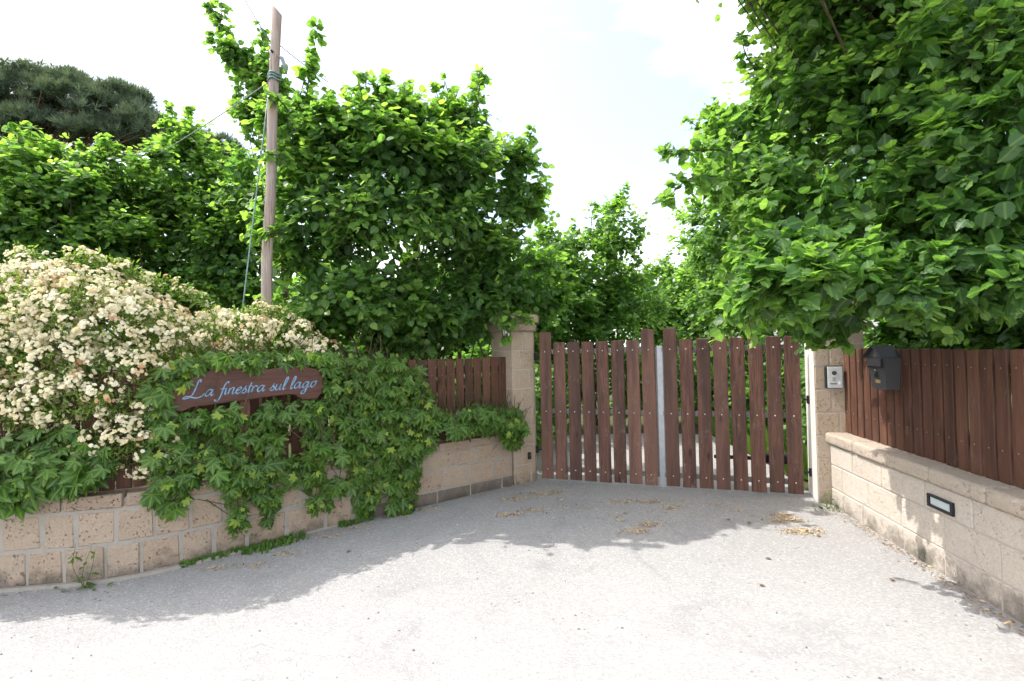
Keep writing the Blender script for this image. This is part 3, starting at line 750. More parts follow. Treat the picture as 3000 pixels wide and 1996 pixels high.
# ------------------------------------------------------------------ foliage machinery
def leaf_template(kind):
    if kind == 'hazel':      # rounded, jagged edge, short tip
        L = [(-.17, .01), (-.34, .09), (-.40, .25), (-.48, .35), (-.42, .50), (-.45, .62), (-.31, .72), (-.27, .83), (-.10, .93)]
        mid = [(0, .03), (0, .34), (0, .68), (0, 1.06)]
    elif kind == 'hazel_far':
        L = [(-.34, .10), (-.47, .42), (-.30, .78)]; mid = [(0, 0), (0, .5), (0, 1.05)]
    elif kind == 'small':
        L = [(-.19, .45)]; mid = [(0, 0), (0, .5), (0, 1.0)]
    elif kind == 'narrow':
        L = [(-.16, .25), (-.20, .5), (-.12, .78)]; mid = [(0, 0), (0, .5), (0, 1.0)]
    elif kind == 'leaflet':
        L = [(-.08, .15), (-.19, .38), (-.225, .58), (-.13, .80)]; mid = [(0, 0), (0, .5), (0, 1.0)]
    left = L; right = [(-x, y) for x, y in L]
    v = mid + left + right; nm, nl = len(mid), len(L); tris = []
    def side(off, flip):
        seq = [0] + [off + i for i in range(nl)] + [nm - 1]
        inner = mid[1:-1]
        ys = [p[1] for p in v]
        def near(y): return 1 + int(np.argmin([abs(m[1] - y) for m in inner]))
        prev_c = near(ys[seq[0]] if seq[0] else 0)
        for a, b in zip(seq[:-1], seq[1:]):
            c = near((ys[a] + ys[b]) / 2)
            if c != prev_c: tris.append((prev_c, a, c) if flip else (prev_c, c, a)); prev_c = c
            tris.append((a, c, b) if not flip else (a, b, c))
    side(nm, False); side(nm + nl, True)
    P = np.array([(x, y, .16 * abs(x) ** 1.2 - .14 * y * y + (.035 * math.sin(i * 2.4) if abs(x) > .2 else 0)) for i, (x, y) in enumerate(v)])
    return P, np.array(tris)
def palmate():
    P0, T0 = leaf_template('leaflet'); Ps, Ts = [], []; n = 0
    for a, l in ((-92, .68), (-44, .92), (0, 1.0), (44, .92), (92, .68)):
        r = math.radians(a); q = P0 * l; x = q[:, 0] * math.cos(r) + q[:, 1] * math.sin(r); y = -q[:, 0] * math.sin(r) + q[:, 1] * math.cos(r)
        Ps.append(np.stack([x, y + .06, q[:, 2] - .10 * (np.hypot(x, y) ** 2) - (.05 if a else 0)], 1)); Ts.append(T0 + n); n += len(P0)
    xs = np.concatenate([np.abs(P0[:, 0])] * 5)
    return np.concatenate(Ps), np.concatenate(Ts), xs
TEMPL = {k: (*leaf_template(k), None) for k in ('hazel', 'hazel_far', 'narrow', 'leaflet', 'small')}
TEMPL['palmate'] = palmate()
unit_v = lambda a: a / (np.linalg.norm(a, axis=-1, keepdims=True) + 1e-9)
def leaves_verts(kind, P, A, N, S, rnd, age, fold=None):
    T, tri, xs = TEMPL[kind]; xs = np.abs(T[:, 0]) if xs is None else xs
    A = unit_v(A); N = unit_v(N - A * (N * A).sum(-1, keepdims=True)); B = np.cross(A, N)
    fold = np.ones(len(P)) if fold is None else fold
    zz = T[:, 2][None, :] * fold[:, None]
    v = P[:, None, :] + S[:, None, None] * (T[:, 0][None, :, None] * B[:, None, :] + T[:, 1][None, :, None] * A[:, None, :] + zz[:, :, None] * N[:, None, :])
    k = len(T)
    t = tri[None] + (np.arange(len(P)) * k)[:, None, None]
    at_ = np.zeros((len(P), k, 4), np.float32); at_[..., 0] = rnd[:, None]; at_[..., 1] = age[:, None]; at_[..., 2] = xs[None, :]; at_[..., 3] = 1
    return v.reshape(-1, 3), t.reshape(-1, 3), at_.reshape(-1, 4)
def leaf_mesh(name, kind, mat, L, sel=None):
    P, A, N, S, rnd, age, fold = [a if sel is None else a[sel] for a in L]
    v, t, a = leaves_verts(kind, P, A, N, S, rnd, age, fold)
    return mesh_np(name, v, t, mat, a, True)
SINGLE = {}
def single_leaf(kind, mat, rnd, age):
    k = (kind, mat.name, int(rnd * 3.99), int(age * 4.99))
    if k not in SINGLE:
        z = np.zeros((1, 3)); v, t, a = leaves_verts(kind, z, np.array([[0, 1., 0]]), np.array([[0, 0, 1.]]), np.ones(1), np.array([(k[2] + .5) / 4]), np.array([k[3] / 4]))
        SINGLE[k] = mesh_np('leaf', v, t, mat, a, True)
    return SINGLE[k]
def foremost(P, S, n=300, cell=16.0):
    """indices of the n leaves that show largest: nearest per small patch of the view, then by size over distance"""
    x, y, d = project(P); ok = (x > 8) & (x < 2992) & (y > 8) & (y < 1988) & (d > .3)
    idx = np.nonzero(ok)[0]
    if len(idx) == 0: return idx
    key = (x[idx] // cell).astype(int) * 1000 + (y[idx] // cell).astype(int)
    order = np.argsort(d[idx], kind='stable'); _, first = np.unique(key[order], return_index=True)
    cand = idx[order[first]]
    return cand[np.argsort(-(S[cand] / d[cand]))[:n]]
def leaf_parts(kind, mat, L, root, n=300, stuff='foliage', name='leaf'):
    P, A, N, S, rnd, age, fold = L
    sel = foremost(P, S, n) if n else np.array([], int)
    rest = np.ones(len(P), bool); rest[sel] = False
    Au = unit_v(A); Nu = unit_v(N - Au * (N * Au).sum(-1, keepdims=True)); Bu = np.cross(Au, Nu)
    for i in sel:
        s = S[i]; b, a, nn, p = Bu[i] * s, Au[i] * s, Nu[i] * s, P[i]
        M = Matrix(((b[0], a[0], nn[0], p[0]), (b[1], a[1], nn[1], p[1]), (b[2], a[2], nn[2], p[2]), (0, 0, 0, 1)))
        obj(name, single_leaf(kind, mat, rnd[i], age[i]), root, mw=M)
    if kind == 'hazel':      # jagged outline where it can be seen, plainer leaves deeper in the crown
        front = np.zeros(len(P), bool); front[foremost(P, S, 9000, 9.0)] = True; front[foremost(P, S, 6000, 15.0)] = True
        v1, t1, a1 = leaves_verts(kind, *[q[rest & front] for q in (P, A, N, S, rnd, age, fold)])
        v2, t2, a2 = leaves_verts('hazel_far', *[q[rest & ~front] for q in (P, A, N, S, rnd, age, fold)])
        o = obj(stuff, mesh_np(stuff, np.concatenate([v1, v2]), np.concatenate([t1, t2 + len(v1)]), mat, np.concatenate([a1, a2]), True), root)
    else:
        o = obj(stuff, leaf_mesh(stuff, kind, mat, L, rest), root)
    o['kind'] = 'stuff'
    return o

def rnd_dir(n, r): return unit_v(r.normal(size=(n, 3)))
def cat(Ls): return tuple(np.concatenate([l[i] for l in Ls]) for i in range(7))
def twig_leaves(r, base, d, length, nl, size, up=.75, young=.0, outward=None):
    """leaves set alternately along twigs; base,d: (n,3); returns leaf arrays"""
    n = len(base); f = (np.arange(nl) + .6) / nl
    curve = base[:, None, :] + d[:, None, :] * (length[:, None] * f[None, :])[..., None]
    curve[..., 2] -= (length[:, None] * f[None, :] ** 2) * .22
    side = unit_v(np.cross(d, np.array([0, 0, 1.0])) + 1e-3)
    sg = np.where(np.arange(nl) % 2 == 0, 1.0, -1.0)
    A = side[:, None, :] * sg[None, :, None] * .85 + d[:, None, :] * (.45 + .6 * f[None, :, None]) + r.normal(0, .33, (n, nl, 3)); A[..., 2] -= .28
    out = d if outward is None else outward
    N = np.array([0, 0, 1.0])[None, None] * up + out[:, None, :] * .40 + r.normal(0, .34, (n, nl, 3))
    S = size * r.uniform(.55, 1.2, (n, nl)) * (1.0 - .35 * np.maximum(0, f - .6)[None, :] / .4)
    age = np.clip((f[None, :] - .45) * 1.7, 0, 1) * young[:, None] + r.uniform(0, .12, (n, nl))
    fold = r.uniform(.2, 1.5, (n, nl))
    k = n * nl
    return (curve.reshape(k, 3), A.reshape(k, 3), N.reshape(k, 3), S.reshape(k), r.uniform(0, 1, k), np.clip(age.reshape(k), 0, 1), fold.reshape(k))

def hazel(label, blobs, shoots, size, seed, stems, n_parts, kind='hazel_far', mat=None, density=1.0, group='hazel trees along the garden boundary', ztop=4.2, zlow=1.3, spires=0, zfork=.9):
    mat = mat or LEAF
    r = np.random.default_rng(seed); root = empty('hazel_tree', V(stems[0])); root.location = (0, 0, 0)
    tag(root, label, 'tree', group)
    Ls = []; tw = Tubes(); shoots = list(shoots)
    order = sorted(blobs, key=lambda b: -(b[0][2] + b[1][2]))[:max(3, len(blobs) * 2 // 3)]
    for _ in range(spires):
        c_, rd_, _w = order[int(r.integers(len(order)))]; d_ = rnd_dir(1, r)[0]; d_[2] = abs(d_[2]) + .5; d_ /= np.linalg.norm(d_)
        a_ = np.array(tuple(c_)) + d_ * np.array(rd_) * .8; h_ = r.uniform(.20, .46) * size / .09; l_ = np.array([d_[0] * .35, d_[1] * .3, 1.0]) + r.normal(0, .12, 3)
        shoots.append([a_, a_ + l_ * h_ * .55 + r.normal(0, .02, 3), a_ + l_ * h_, .17 * size / .09])
    for (c, rad, w) in blobs:
        c = np.array(tuple(c)); rad = np.array(rad)
        area = 4 * math.pi * ((rad[0] * rad[1]) ** 1.6 / 3 + (rad[0] * rad[2]) ** 1.6 / 3 + (rad[1] * rad[2]) ** 1.6 / 3) ** (1 / 1.6)
        k = max(4, int(area * 6.4 * w * density * (.085 / size) ** 2))
        dirs = rnd_dir(k, r); dirs[:, 2] = np.where(dirs[:, 2] < -.5, dirs[:, 2] * .6, dirs[:, 2])
        q = r.uniform(.45, 1.04, k) ** .6
        cen = c + dirs * rad * q[:, None]; cr = r.uniform(.14, .36, k) * min(1.2, float(rad.mean()) / .5)
        hi = np.clip((cen[:, 2] - zlow) / (ztop - zlow), 0, 1) ** 1.3; young_glow = np.clip(hi * r.uniform(.3, 1.7, k) + r.uniform(-.1, .45, k), 0, 1) * (q > .72)  # paler towards the top: new growth plus sunlit glow put into leaf colour
        nt = 16
        base = np.repeat(cen, nt, 0) + r.normal(0, .05, (k * nt, 3))
        od = np.repeat(dirs, nt, 0)
        d = unit_v(od * .75 + r.normal(0, .62, (k * nt, 3)) + np.array([0, 0, .22]))
        ln_ = np.repeat(cr, nt) * r.uniform(.6, 1.35, k * nt)
        Ls.append(twig_leaves(r, base, d, ln_, 6, size, .72, np.repeat(young_glow, nt), od))
        for i in range(0, k * nt, 4):
            e = base[i] + d[i] * ln_[i]; e[2] -= ln_[i] * .2; tw.add([base[i], (base[i] + e) / 2 + (0, 0, .02), e], [.0045, .0035, .002], 3, False)
        # inner leaves, the shade inside the crown put into their darker colour
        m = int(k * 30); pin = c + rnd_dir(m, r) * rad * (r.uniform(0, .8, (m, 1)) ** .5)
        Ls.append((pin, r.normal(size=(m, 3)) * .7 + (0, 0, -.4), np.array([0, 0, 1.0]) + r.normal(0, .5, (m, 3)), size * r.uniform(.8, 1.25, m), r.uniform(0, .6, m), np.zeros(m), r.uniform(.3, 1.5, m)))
        st = np.array(tuple(stems[int(r.integers(len(stems)))])); b0_ = np.array([st[0], st[1], max(st[2], zfork)])
        for i in range(0, k, 8):
            mid = (b0_ + cen[i]) / 2 + r.normal(0, .08, 3); mid[2] += .15; tw.add(spline([b0_ + r.normal(0, .1, 3), mid, cen[i]], 4), np.linspace(.012, .005, 9), 4, False)
    for sh in shoots:
        pts_ = spline(sh[:-1] if isinstance(sh[-1], (int, float)) else sh, 10); wd = sh[-1] if isinstance(sh[-1], (int, float)) else .22
        tw.add(pts_, np.linspace(.009, .003, len(pts_)), 5, False)
        seg = np.linalg.norm(np.diff(pts_, axis=0), axis=1); L_ = seg.sum(); arc = np.concatenate([[0], np.cumsum(seg)])
        k = max(6, int(L_ / .042 * (.085 / size))); f = np.linspace(.03, 1, k)
        base = np.stack([np.interp(f * L_, arc, pts_[:, j]) for j in range(3)], 1); tdir = unit_v(pts_[-1] - pts_[0])
        d = unit_v(r.normal(size=(k, 3)) + tdir * .55); ln_ = wd * (1.15 - f) * r.uniform(.5, 1.2, k) + .05
        Ls.append(twig_leaves(r, base, d, ln_, 4, size * .95, .6, np.clip(.35 + .6 * f + r.uniform(-.3, .2, k), 0, 1), d))
        Ls.append(twig_leaves(r, base, d, ln_ * .6, 3, size * .9, .6, np.clip(.2 + .6 * f, 0, 1), d))
    for st in stems:
        st = V(st); hi_ = max(b[0][2] for b in blobs); tgt = V(tuple(blobs[int(r.integers(len(blobs)))][0]))
        pts_ = spline([(st.x, st.y, -.03), V((st.x, st.y, zfork)).lerp(tgt, .15) + V((r.normal(0, .05), r.normal(0, .05), .05)), tgt], 7)
        tube('stem', pts_, np.linspace(.042, .014, len(pts_)), BARK, 7, root)
    o = obj('twigs', tw.mesh('twigs', TWIG), root); o['kind'] = 'stuff'
    L = cat(Ls)
    keep = L[0][:, 2] > .15
    L = tuple(a[keep] for a in L)
    leaf_parts(kind, mat, L, root, n_parts)
    print('tree', label[:34], len(L[0]))
    return root
B = lambda px, py, D, rx, ry, rz, w=1.0: (at(px, py, D), (rx, ry, rz), w)

# tree behind the fence, left of the gate
hazel('tall bright hazel behind the picket fence, left of the gate',
      [B(930, 640, 5.3, .56, .45, .66), B(1130, 560, 5.35, .66, .55, .78), B(1330, 580, 5.75, .58, .55, .80), B(1450, 800, 6.2, .58, .5, .58), B(1040, 850, 5.4, .72, .40, .52), B(1270, 890, 5.9, .75, .42, .45),
       B(880, 430, 5.3, .28, .32, .55), B(1110, 380, 5.3, .38, .36, .38), B(1380, 385, 5.7, .24, .28, .32, 1.1), B(1510, 560, 6.0, .24, .32, .60), B(990, 410, 5.3, .28, .32, .38), B(1230, 410, 5.5, .33, .35, .35), B(1540, 860, 6.7, .48, .42, .5), B(960, 960, 5.5, .5, .3, .26, .8), B(1200, 980, 5.9, .6, .3, .22, .8), B(1380, 950, 6.3, .45, .3, .25, .8), (V((.05, 7.3, .65)), (.42, .5, .6), .8), (V((.5, 8.3, .6)), (.45, .5, .6), .8), (V((-.7, 7.2, .8)), (.6, .4, .8), .8), (V((-1.8, 6.9, .9)), (.6, .4, .8), .7)],
      [[at(890, 400, 5.3), at(905, 230, 5.3), at(932, 75, 5.3), .20], [at(860, 380, 5.3), at(880, 280, 5.3), at(905, 190, 5.3), .24], [at(1100, 380, 5.3), at(1110, 290, 5.3), at(1125, 222, 5.3), .2], [at(1030, 400, 5.2), at(1050, 310, 5.2), at(1060, 250, 5.2), .2],
       [at(1370, 380, 5.7), at(1385, 290, 5.7), at(1405, 214, 5.7), .2], [at(1300, 400, 5.6), at(1290, 310, 5.6), at(1275, 262, 5.6), .18], [at(1500, 560, 6.0), at(1530, 450, 5.95), at(1562, 378, 5.9), .2], [at(1180, 360, 5.4), at(1195, 300, 5.4), at(1190, 255, 5.4), .18],
       [at(1500, 640, 6.0), at(1550, 600, 5.9), at(1570, 560, 5.9), .15], [at(970, 400, 5.2), at(975, 320, 5.2), at(960, 265, 5.2), .18], [at(1420, 860, 6.0), at(1470, 950, 5.75), at(1480, 990, 5.7), .2], [at(1400, 900, 6.0), at(1530, 930, 5.75), at(1550, 935, 5.7), .15]],
      .092, 1, [(-1.9, 5.9, 0), (-1.3, 6.2, 0), (-.7, 6.55, 0), (-1.55, 6.05, 0), (-.95, 6.35, 0), (-.35, 6.8, 0), (-1.7, 6.2, 0)], 300, ztop=4.2, spires=16)
# hazel around the pole with the shoots that reach the top of the picture
hazel('lanky hazel wrapped round the wooden pole, shoots reaching the highest',
      [B(700, 780, 6.9, .5, .4, .75), B(720, 560, 6.8, .28, .35, .55, .8), B(770, 330, 6.8, .32, .3, .40, .8), B(800, 240, 6.7, .24, .24, .26, .8), B(700, 170, 6.7, .22, .22, .18, .8)],
      [[at(780, 330, 6.7), at(700, 170, 6.7), at(640, 60, 6.7), at(605, 5, 6.7), .26], [at(770, 260, 6.7), at(690, 190, 6.7), at(610, 100, 6.7), .24], [at(790, 300, 6.7), at(770, 140, 6.7), at(762, 70, 6.7), .2], [at(760, 350, 6.6), at(710, 280, 6.6), at(690, 230, 6.6), .2],
       [at(770, 460, 6.6), at(730, 380, 6.6), at(715, 350, 6.6), .15], [at(850, 330, 5.0), at(810, 285, 4.75), at(785, 268, 4.68), .09], [at(870, 480, 5.0), at(810, 455, 4.72), at(785, 452, 4.68), .06], [at(860, 690, 5.0), at(800, 680, 4.72), at(755, 690, 4.68), .06], [at(640, 100, 6.7), at(650, 30, 6.7), at(640, -30, 6.7), .2]],
      .085, 2, [(-3.3, 7.2, 0), (-3.1, 7.4, 0), (-2.9, 7.1, 0)], 300, ztop=5.0)
hazel('broad hazel behind the rose bush, between the left corner and the pole',
      [B(540, 560, 7.2, .62, .6, .72), B(600, 780, 7.0, .75, .5, .75), B(430, 640, 7.1, .6, .6, .6), B(450, 840, 6.8, .7, .5, .5), B(650, 640, 7.3, .45, .5, .7), B(530, 430, 7.2, .26, .3, .3)],
      [[at(530, 460, 7.2), at(540, 390, 7.2), at(548, 350, 7.2), .2], [at(470, 500, 7.1), at(480, 440, 7.1), at(470, 410, 7.1), .18], [at(600, 520, 7.2), at(620, 460, 7.2), at(650, 420, 7.2), .2], [at(400, 560, 7.1), at(400, 500, 7.1), at(420, 470, 7.1), .2]],
      .085, 3, [(-4.4, 7.4, 0), (-4.7, 7.6, 0), (-4.1, 7.5, 0), (-4.5, 7.9, 0)], 250, ztop=2.9, spires=16, density=.8)  # low ztop puts a sunlit yellow-green into the leaf colour
hazel('rounded hazel at the left edge, in front of the pine',
      [B(90, 560, 6.2, .55, .55, .5), B(240, 600, 6.4, .6, .55, .5), B(130, 740, 6.1, .8, .5, .55), B(330, 760, 6.4, .6, .5, .55), B(-80, 620, 6.1, .6, .5, .6), B(300, 520, 6.5, .35, .35, .3), B(-60, 780, 6.0, .6, .4, .5), B(70, 850, 6.0, .7, .4, .4)],
      [[at(80, 480, 6.1), at(85, 420, 6.1), at(92, 378, 6.1), .16], [at(280, 490, 6.4), at(290, 440, 6.4), at(300, 398, 6.4), .18], [at(180, 520, 6.2), at(175, 470, 6.2), at(160, 425, 6.2), .16], [at(20, 500, 6.1), at(10, 440, 6.1), at(15, 425, 6.1), .16], [at(340, 520, 6.4), at(335, 460, 6.4), at(350, 430, 6.4), .16]],
      .085, 4, [(-5.6, 6.6, 0), (-5.2, 6.7, 0), (-6.0, 6.5, 0), (-5.0, 6.9, 0)], 250, ztop=2.8, spires=16, density=.8)  # low ztop again, sunlit look carried by the paler leaf tint
# beyond the gate
hazel('mid-distance hazel beyond the gate with one tall spire',
      [B(1690, 820, 9.8, .9, .8, .85), B(1790, 690, 9.8, .42, .5, .7), B(1620, 760, 9.4, .5, .6, .62), B(1600, 920, 9.2, .8, .7, .6), B(1830, 870, 10, .7, .7, .65), B(1740, 960, 9.6, .9, .6, .5), B(1620, 1120, 9.7, .9, .5, .7), B(1850, 1130, 10.0, .9, .5, .75), B(2050, 1120, 10.2, .8, .5, .8)],
      [[at(1790, 690, 9.8), at(1815, 610, 9.8), at(1832, 545, 9.8), .35], [at(1730, 690, 9.7), at(1735, 630, 9.7), at(1745, 590, 9.7), .35], [at(1620, 720, 9.4), at(1610, 680, 9.4), at(1600, 660, 9.4), .3], [at(1680, 720, 9.6), at(1685, 680, 9.6), at(1680, 650, 9.6), .3], [at(1850, 760, 9.9), at(1870, 710, 9.9), at(1872, 690, 9.9), .28]],
      .088, 5, [(1.3, 10.2, 0), (1.7, 10.4, 0), (.9, 9.9, 0)], 120, mat=LEAF_FAR, density=.7, group='hazels beyond the gate', ztop=4.6, spires=8)
for lab, x0, sd in (('shaded hazel across the drive, seen under the crown left of the gate', -1.0, 12), ('shaded hazel across the drive behind the wooden pole', -3.6, 13), ('shaded hazel across the drive behind the rose bush', -6.2, 14)):
    hazel(lab, [(V((x0, 10.0, 1.0)), (1.3, .7, .9), .8), (V((x0 + .9, 10.1, 1.9)), (.9, .6, .8), .8), (V((x0 - .8, 10.1, 2.0)), (.9, .6, .8), .8), (V((x0, 10.2, 2.7)), (1.0, .6, .6), .8)], [],
          .115, sd, [(x0, 10.2, 0), (x0 + .5, 10.3, 0), (x0 - .5, 10.3, 0)], 0, mat=LEAF_FAR, group='hazels beyond the gate', ztop=4.0)
hazel('farthest low hazel seen over the gate below the gap of sky',
      [B(1960, 880, 15, 1.2, 1.0, 1.05), B(2070, 860, 14, 1.0, 1.0, 1.0), B(1880, 900, 14, .9, .8, .9), B(2000, 960, 14, 1.6, 1.0, .8), B(2160, 880, 13, .8, .8, 1.0)],
      [[at(1940, 810, 15), at(1950, 780, 15), at(1955, 755, 15), .4], [at(2060, 790, 14), at(2070, 760, 14), at(2075, 740, 14), .4], [at(1890, 830, 14), at(1895, 800, 14), at(1885, 780, 14), .4]],
      .11, 6, [(4.6, 15.4, 0), (5.2, 14.6, 0), (3.8, 14.8, 0)], 60, mat=LEAF_FAR, density=.7, group='hazels beyond the gate', ztop=4.0, spires=8)
hazel('pale hazel on the right side of the drive, behind the gate pillar',
      [B(2170, 430, 8.6, .45, .7, .7), B(2110, 700, 8.4, .55, .8, .8), B(2220, 560, 8.4, .7, .9, 1.3), B(2160, 880, 8.0, .7, .8, .65), B(2340, 250, 8.8, .6, .7, .7), B(2300, 850, 7.4, .6, .6, .8), (V((4.1, 7.6, .9)), (.6, .7, .9), .8), (V((3.95, 6.6, .8)), (.40, .5, .8), .8), (V((4.3, 9.0, .9)), (.7, .7, .9), .8)],
      [[at(2090, 420, 8.6), at(2040, 370, 8.6), at(2010, 350, 8.6), .3], [at(2150, 360, 8.6), at(2110, 320, 8.6), at(2100, 290, 8.6), .3], [at(2060, 640, 8.4), at(2030, 600, 8.4), at(2020, 570, 8.4), .25]],
      .085, 7, [(4.2, 8.8, 0), (4.5, 9.2, 0), (4.0, 8.4, 0)], 150, mat=LEAF_FAR, density=.65, group='hazels beyond the gate', ztop=5.5)
# big tree overhanging the right wall
hazel('large hazel overhanging the right wall and fence, nearest to the camera',
      [B(2420, 320, 4.5, .64, .7, .6), B(2385, 130, 4.7, .42, .6, .55), B(2260, 560, 4.2, .38, .5, .40), B(2480, 620, 3.7, .58, .55, .45), B(2740, 380, 3.7, .72, .7, .62), B(2860, 640, 3.1, .44, .48, .40), B(2640, 790, 3.25, .45, .42, .22),
       B(2400, 840, 3.15, .36, .35, .20), B(2260, 840, 3.3, .22, .36, .17), B(2310, 720, 3.4, .26, .35, .2), B(2840, 815, 3.0, .34, .36, .17), B(2900, 150, 3.5, .7, .7, .6), B(2560, 60, 4.4, .8, .7, .6), B(2180, 420, 4.5, .24, .4, .3), B(2340, 20, 4.6, .22, .3, .35), B(2280, 760, 3.9, .27, .36, .26), B(2960, 450, 3.0, .36, .5, .42), B(2420, 935, 3.7, .30, .3, .11), B(2650, 865, 3.25, .32, .3, .09), B(2990, 700, 3.2, .28, .36, .20), B(2700, -150, 4.4, 1.1, 1.0, .8),
       (V((1.75, 3.9, 5.5)), (.75, .8, .6), 1), (V((2.6, 3.5, 5.3)), (.9, .9, .6), 1), (V((2.1, 3.0, 4.6)), (.5, .5, .4), 1), (V((2.2, 4.6, 5.6)), (.8, .7, .6), 1), (V((1.3, 3.3, 5.3)), (.6, .7, .45), 1), (V((1.5, 4.6, 6.1)), (.8, .7, .5), 1),  # crown above the view, last clumps added unseen to shade the leaves below
       (V((4.15, 4.7, 1.6)), (.5, .6, .6), 1.2), (V((4.05, 3.7, 1.6)), (.45, .6, .6), 1.2), (V((3.95, 2.8, 1.6)), (.45, .6, .6), 1.2), (V((4.8, 4.3, 2.1)), (.4, 1.3, .6), 1.2), (V((4.7, 2.6, 2.0)), (.4, 1.0, .6), 1.0), (V((4.4, 5.7, 1.5)), (.5, .6, .7), .8)],
      [[at(2150, 440, 4.2), at(2040, 440, 3.9), at(1935, 445, 3.7), .12], [at(2140, 520, 4.1), at(2030, 520, 3.9), at(1945, 590, 3.7), .12], [at(2240, 250, 4.9), at(2190, 170, 4.9), at(2170, 110, 4.9), .15], [at(2200, 360, 4.8), at(2120, 340, 4.8), at(2075, 330, 4.8), .10], [at(2280, 60, 4.9), at(2210, 20, 4.9), at(2175, -10, 4.9), .16],
       [at(2330, 930, 3.8), at(2370, 990, 3.75), at(2385, 1018, 3.7), .10], [at(2640, 890, 3.2), at(2740, 935, 3.1), at(2790, 965, 3.05), .10], [at(2440, 950, 3.7), at(2460, 990, 3.65), at(2470, 1000, 3.6), .09], [at(2280, 850, 3.9), at(2240, 930, 3.9), at(2230, 985, 3.9), .09]],
      .090, 8, [(4.2, 4.9, 0), (4.4, 4.3, 0), (4.1, 3.7, 0), (4.3, 5.4, 0), (4.5, 3.2, 0)], 300, kind='hazel', density=.74, ztop=5.0, zlow=1.8, zfork=2.3)

# ------------------------------------------------------------------ umbrella pines
def pine(label, lobes, trunk, seed, tuft=.34, dens=1.0):
    r = np.random.default_rng(seed); root = empty('umbrella_pine'); tag(root, label, 'tree', 'umbrella pines far behind the hazels')
    Ps, As, Ss, ages = [], [], [], []; tw = Tubes()
    for (c, rad) in lobes:
        c = np.array(tuple(c)); rad = np.array(rad); k = int(165 * dens * (rad[0] * rad[1] + rad[0] * rad[2]) / 1.0)
        nc = max(6, k // 14); dc = rnd_dir(nc, r); dc[:, 2] = np.where(dc[:, 2] < -.2, np.abs(dc[:, 2]) * .6, dc[:, 2]); dc = unit_v(dc)
        cc = c + dc * rad * (r.uniform(.45, 1.15, (nc, 1)) ** .5); w_ = r.integers(nc, size=k); d = rnd_dir(k, r); d[:, 2] = np.abs(d[:, 2]) * 1.2 - .25; d = unit_v(d)
        p = cc[w_] + d * r.uniform(.1, .46, (k, 1)) * (1, 1, .8)
        Ps.append(p); As.append(unit_v(d * .55 + (0, 0, .75) + r.normal(0, .25, (k, 3)))); Ss.append(tuft * r.uniform(.6, 1.2, k)); ages.append(np.clip(r.normal(.35, .3, k) + d[:, 2] * .3, 0, 1))
        b = np.array([trunk[0], trunk[1], c[2] - rad[2] * 2.0])
        for i in range(0, k, 60): tw.add(spline([b + r.normal(0, .2, 3), (b + p[i]) / 2 + (0, 0, -.2), p[i]], 4), np.linspace(.06, .015, 9), 4, False)
    P, A, S, age = map(np.concatenate, (Ps, As, Ss, ages)); n = len(P); m = 13
    d = unit_v(A[:, None, :] * .9 + r.normal(0, .42, (n, m, 3))); tip = P[:, None, :] + d * S[:, None, None] * r.uniform(.7, 1.1, (n, m, 1))
    side = unit_v(np.cross(d, r.normal(size=(n, m, 3)))) * (.017 + .0)
    bs = np.broadcast_to(P[:, None, :], tip.shape) + d * .03
    v = np.stack([bs - side, bs + side, tip], 2).reshape(-1, 3)
    at_ = np.zeros((n, m, 3, 4), np.float32); at_[..., 0] = r.uniform(0, 1, (n, m, 1)); at_[..., 1] = age[:, None, None]; at_[..., 2] = .5; at_[..., 3] = 1
    o = obj('crown', mesh_np('crown', v, np.arange(len(v)).reshape(-1, 3), NEEDLE, at_.reshape(-1, 4)), root); o['kind'] = 'stuff'
    obj('branches', tw.mesh('branches', PINE_BARK), root)['kind'] = 'stuff'
    zt = max(l[0][2] for l in lobes)
    tube('trunk', spline([(trunk[0], trunk[1], -.1), (trunk[0] + .3, trunk[1], zt * .5), (trunk[0], trunk[1], zt - 1)], 8), np.linspace(.36, .16, 17), PINE_BARK, 10, root)
LB = lambda px, py, rx, ry, rz, D=24.0: (at(px, py, D), (rx, ry, rz))
tp = at(60, 600, 24)
pine('wide dark umbrella pine rising at the far left behind the hazels',
     [LB(60, 290, 1.5, 1.6, 1.2), LB(-60, 330, 1.8, 1.6, 1.5), LB(210, 320, 1.5, 1.5, 1.25), LB(330, 350, 1.3, 1.4, 1.2), LB(430, 390, 1.0, 1.2, .95), LB(130, 390, 1.8, 1.6, 1.0), LB(300, 420, 1.6, 1.5, .8), LB(20, 420, 1.6, 1.5, .8), LB(-200, 360, 1.8, 1.6, 1.5), LB(470, 415, .9, 1.0, .75), LB(500, 450, .6, .9, .5), LB(360, 300, .8, .9, .6), LB(110, 240, .7, .8, .55), LB(220, 260, .8, .8, .6), LB(395, 300, .55, .6, .4)],
     (tp.x, tp.y), 21, .46, 1.35)
tp2 = at(650, 700, 34)
pine('smaller pine showing just left of the wooden pole',
     [LB(640, 450, 1.3, 1.3, 1.0, 34), LB(690, 480, 1.0, 1.2, .9, 34), LB(590, 430, .9, 1.0, .8, 34), LB(670, 560, 1.3, 1.2, 1.4, 34)], (tp2.x, tp2.y), 22, .42, 1.2)

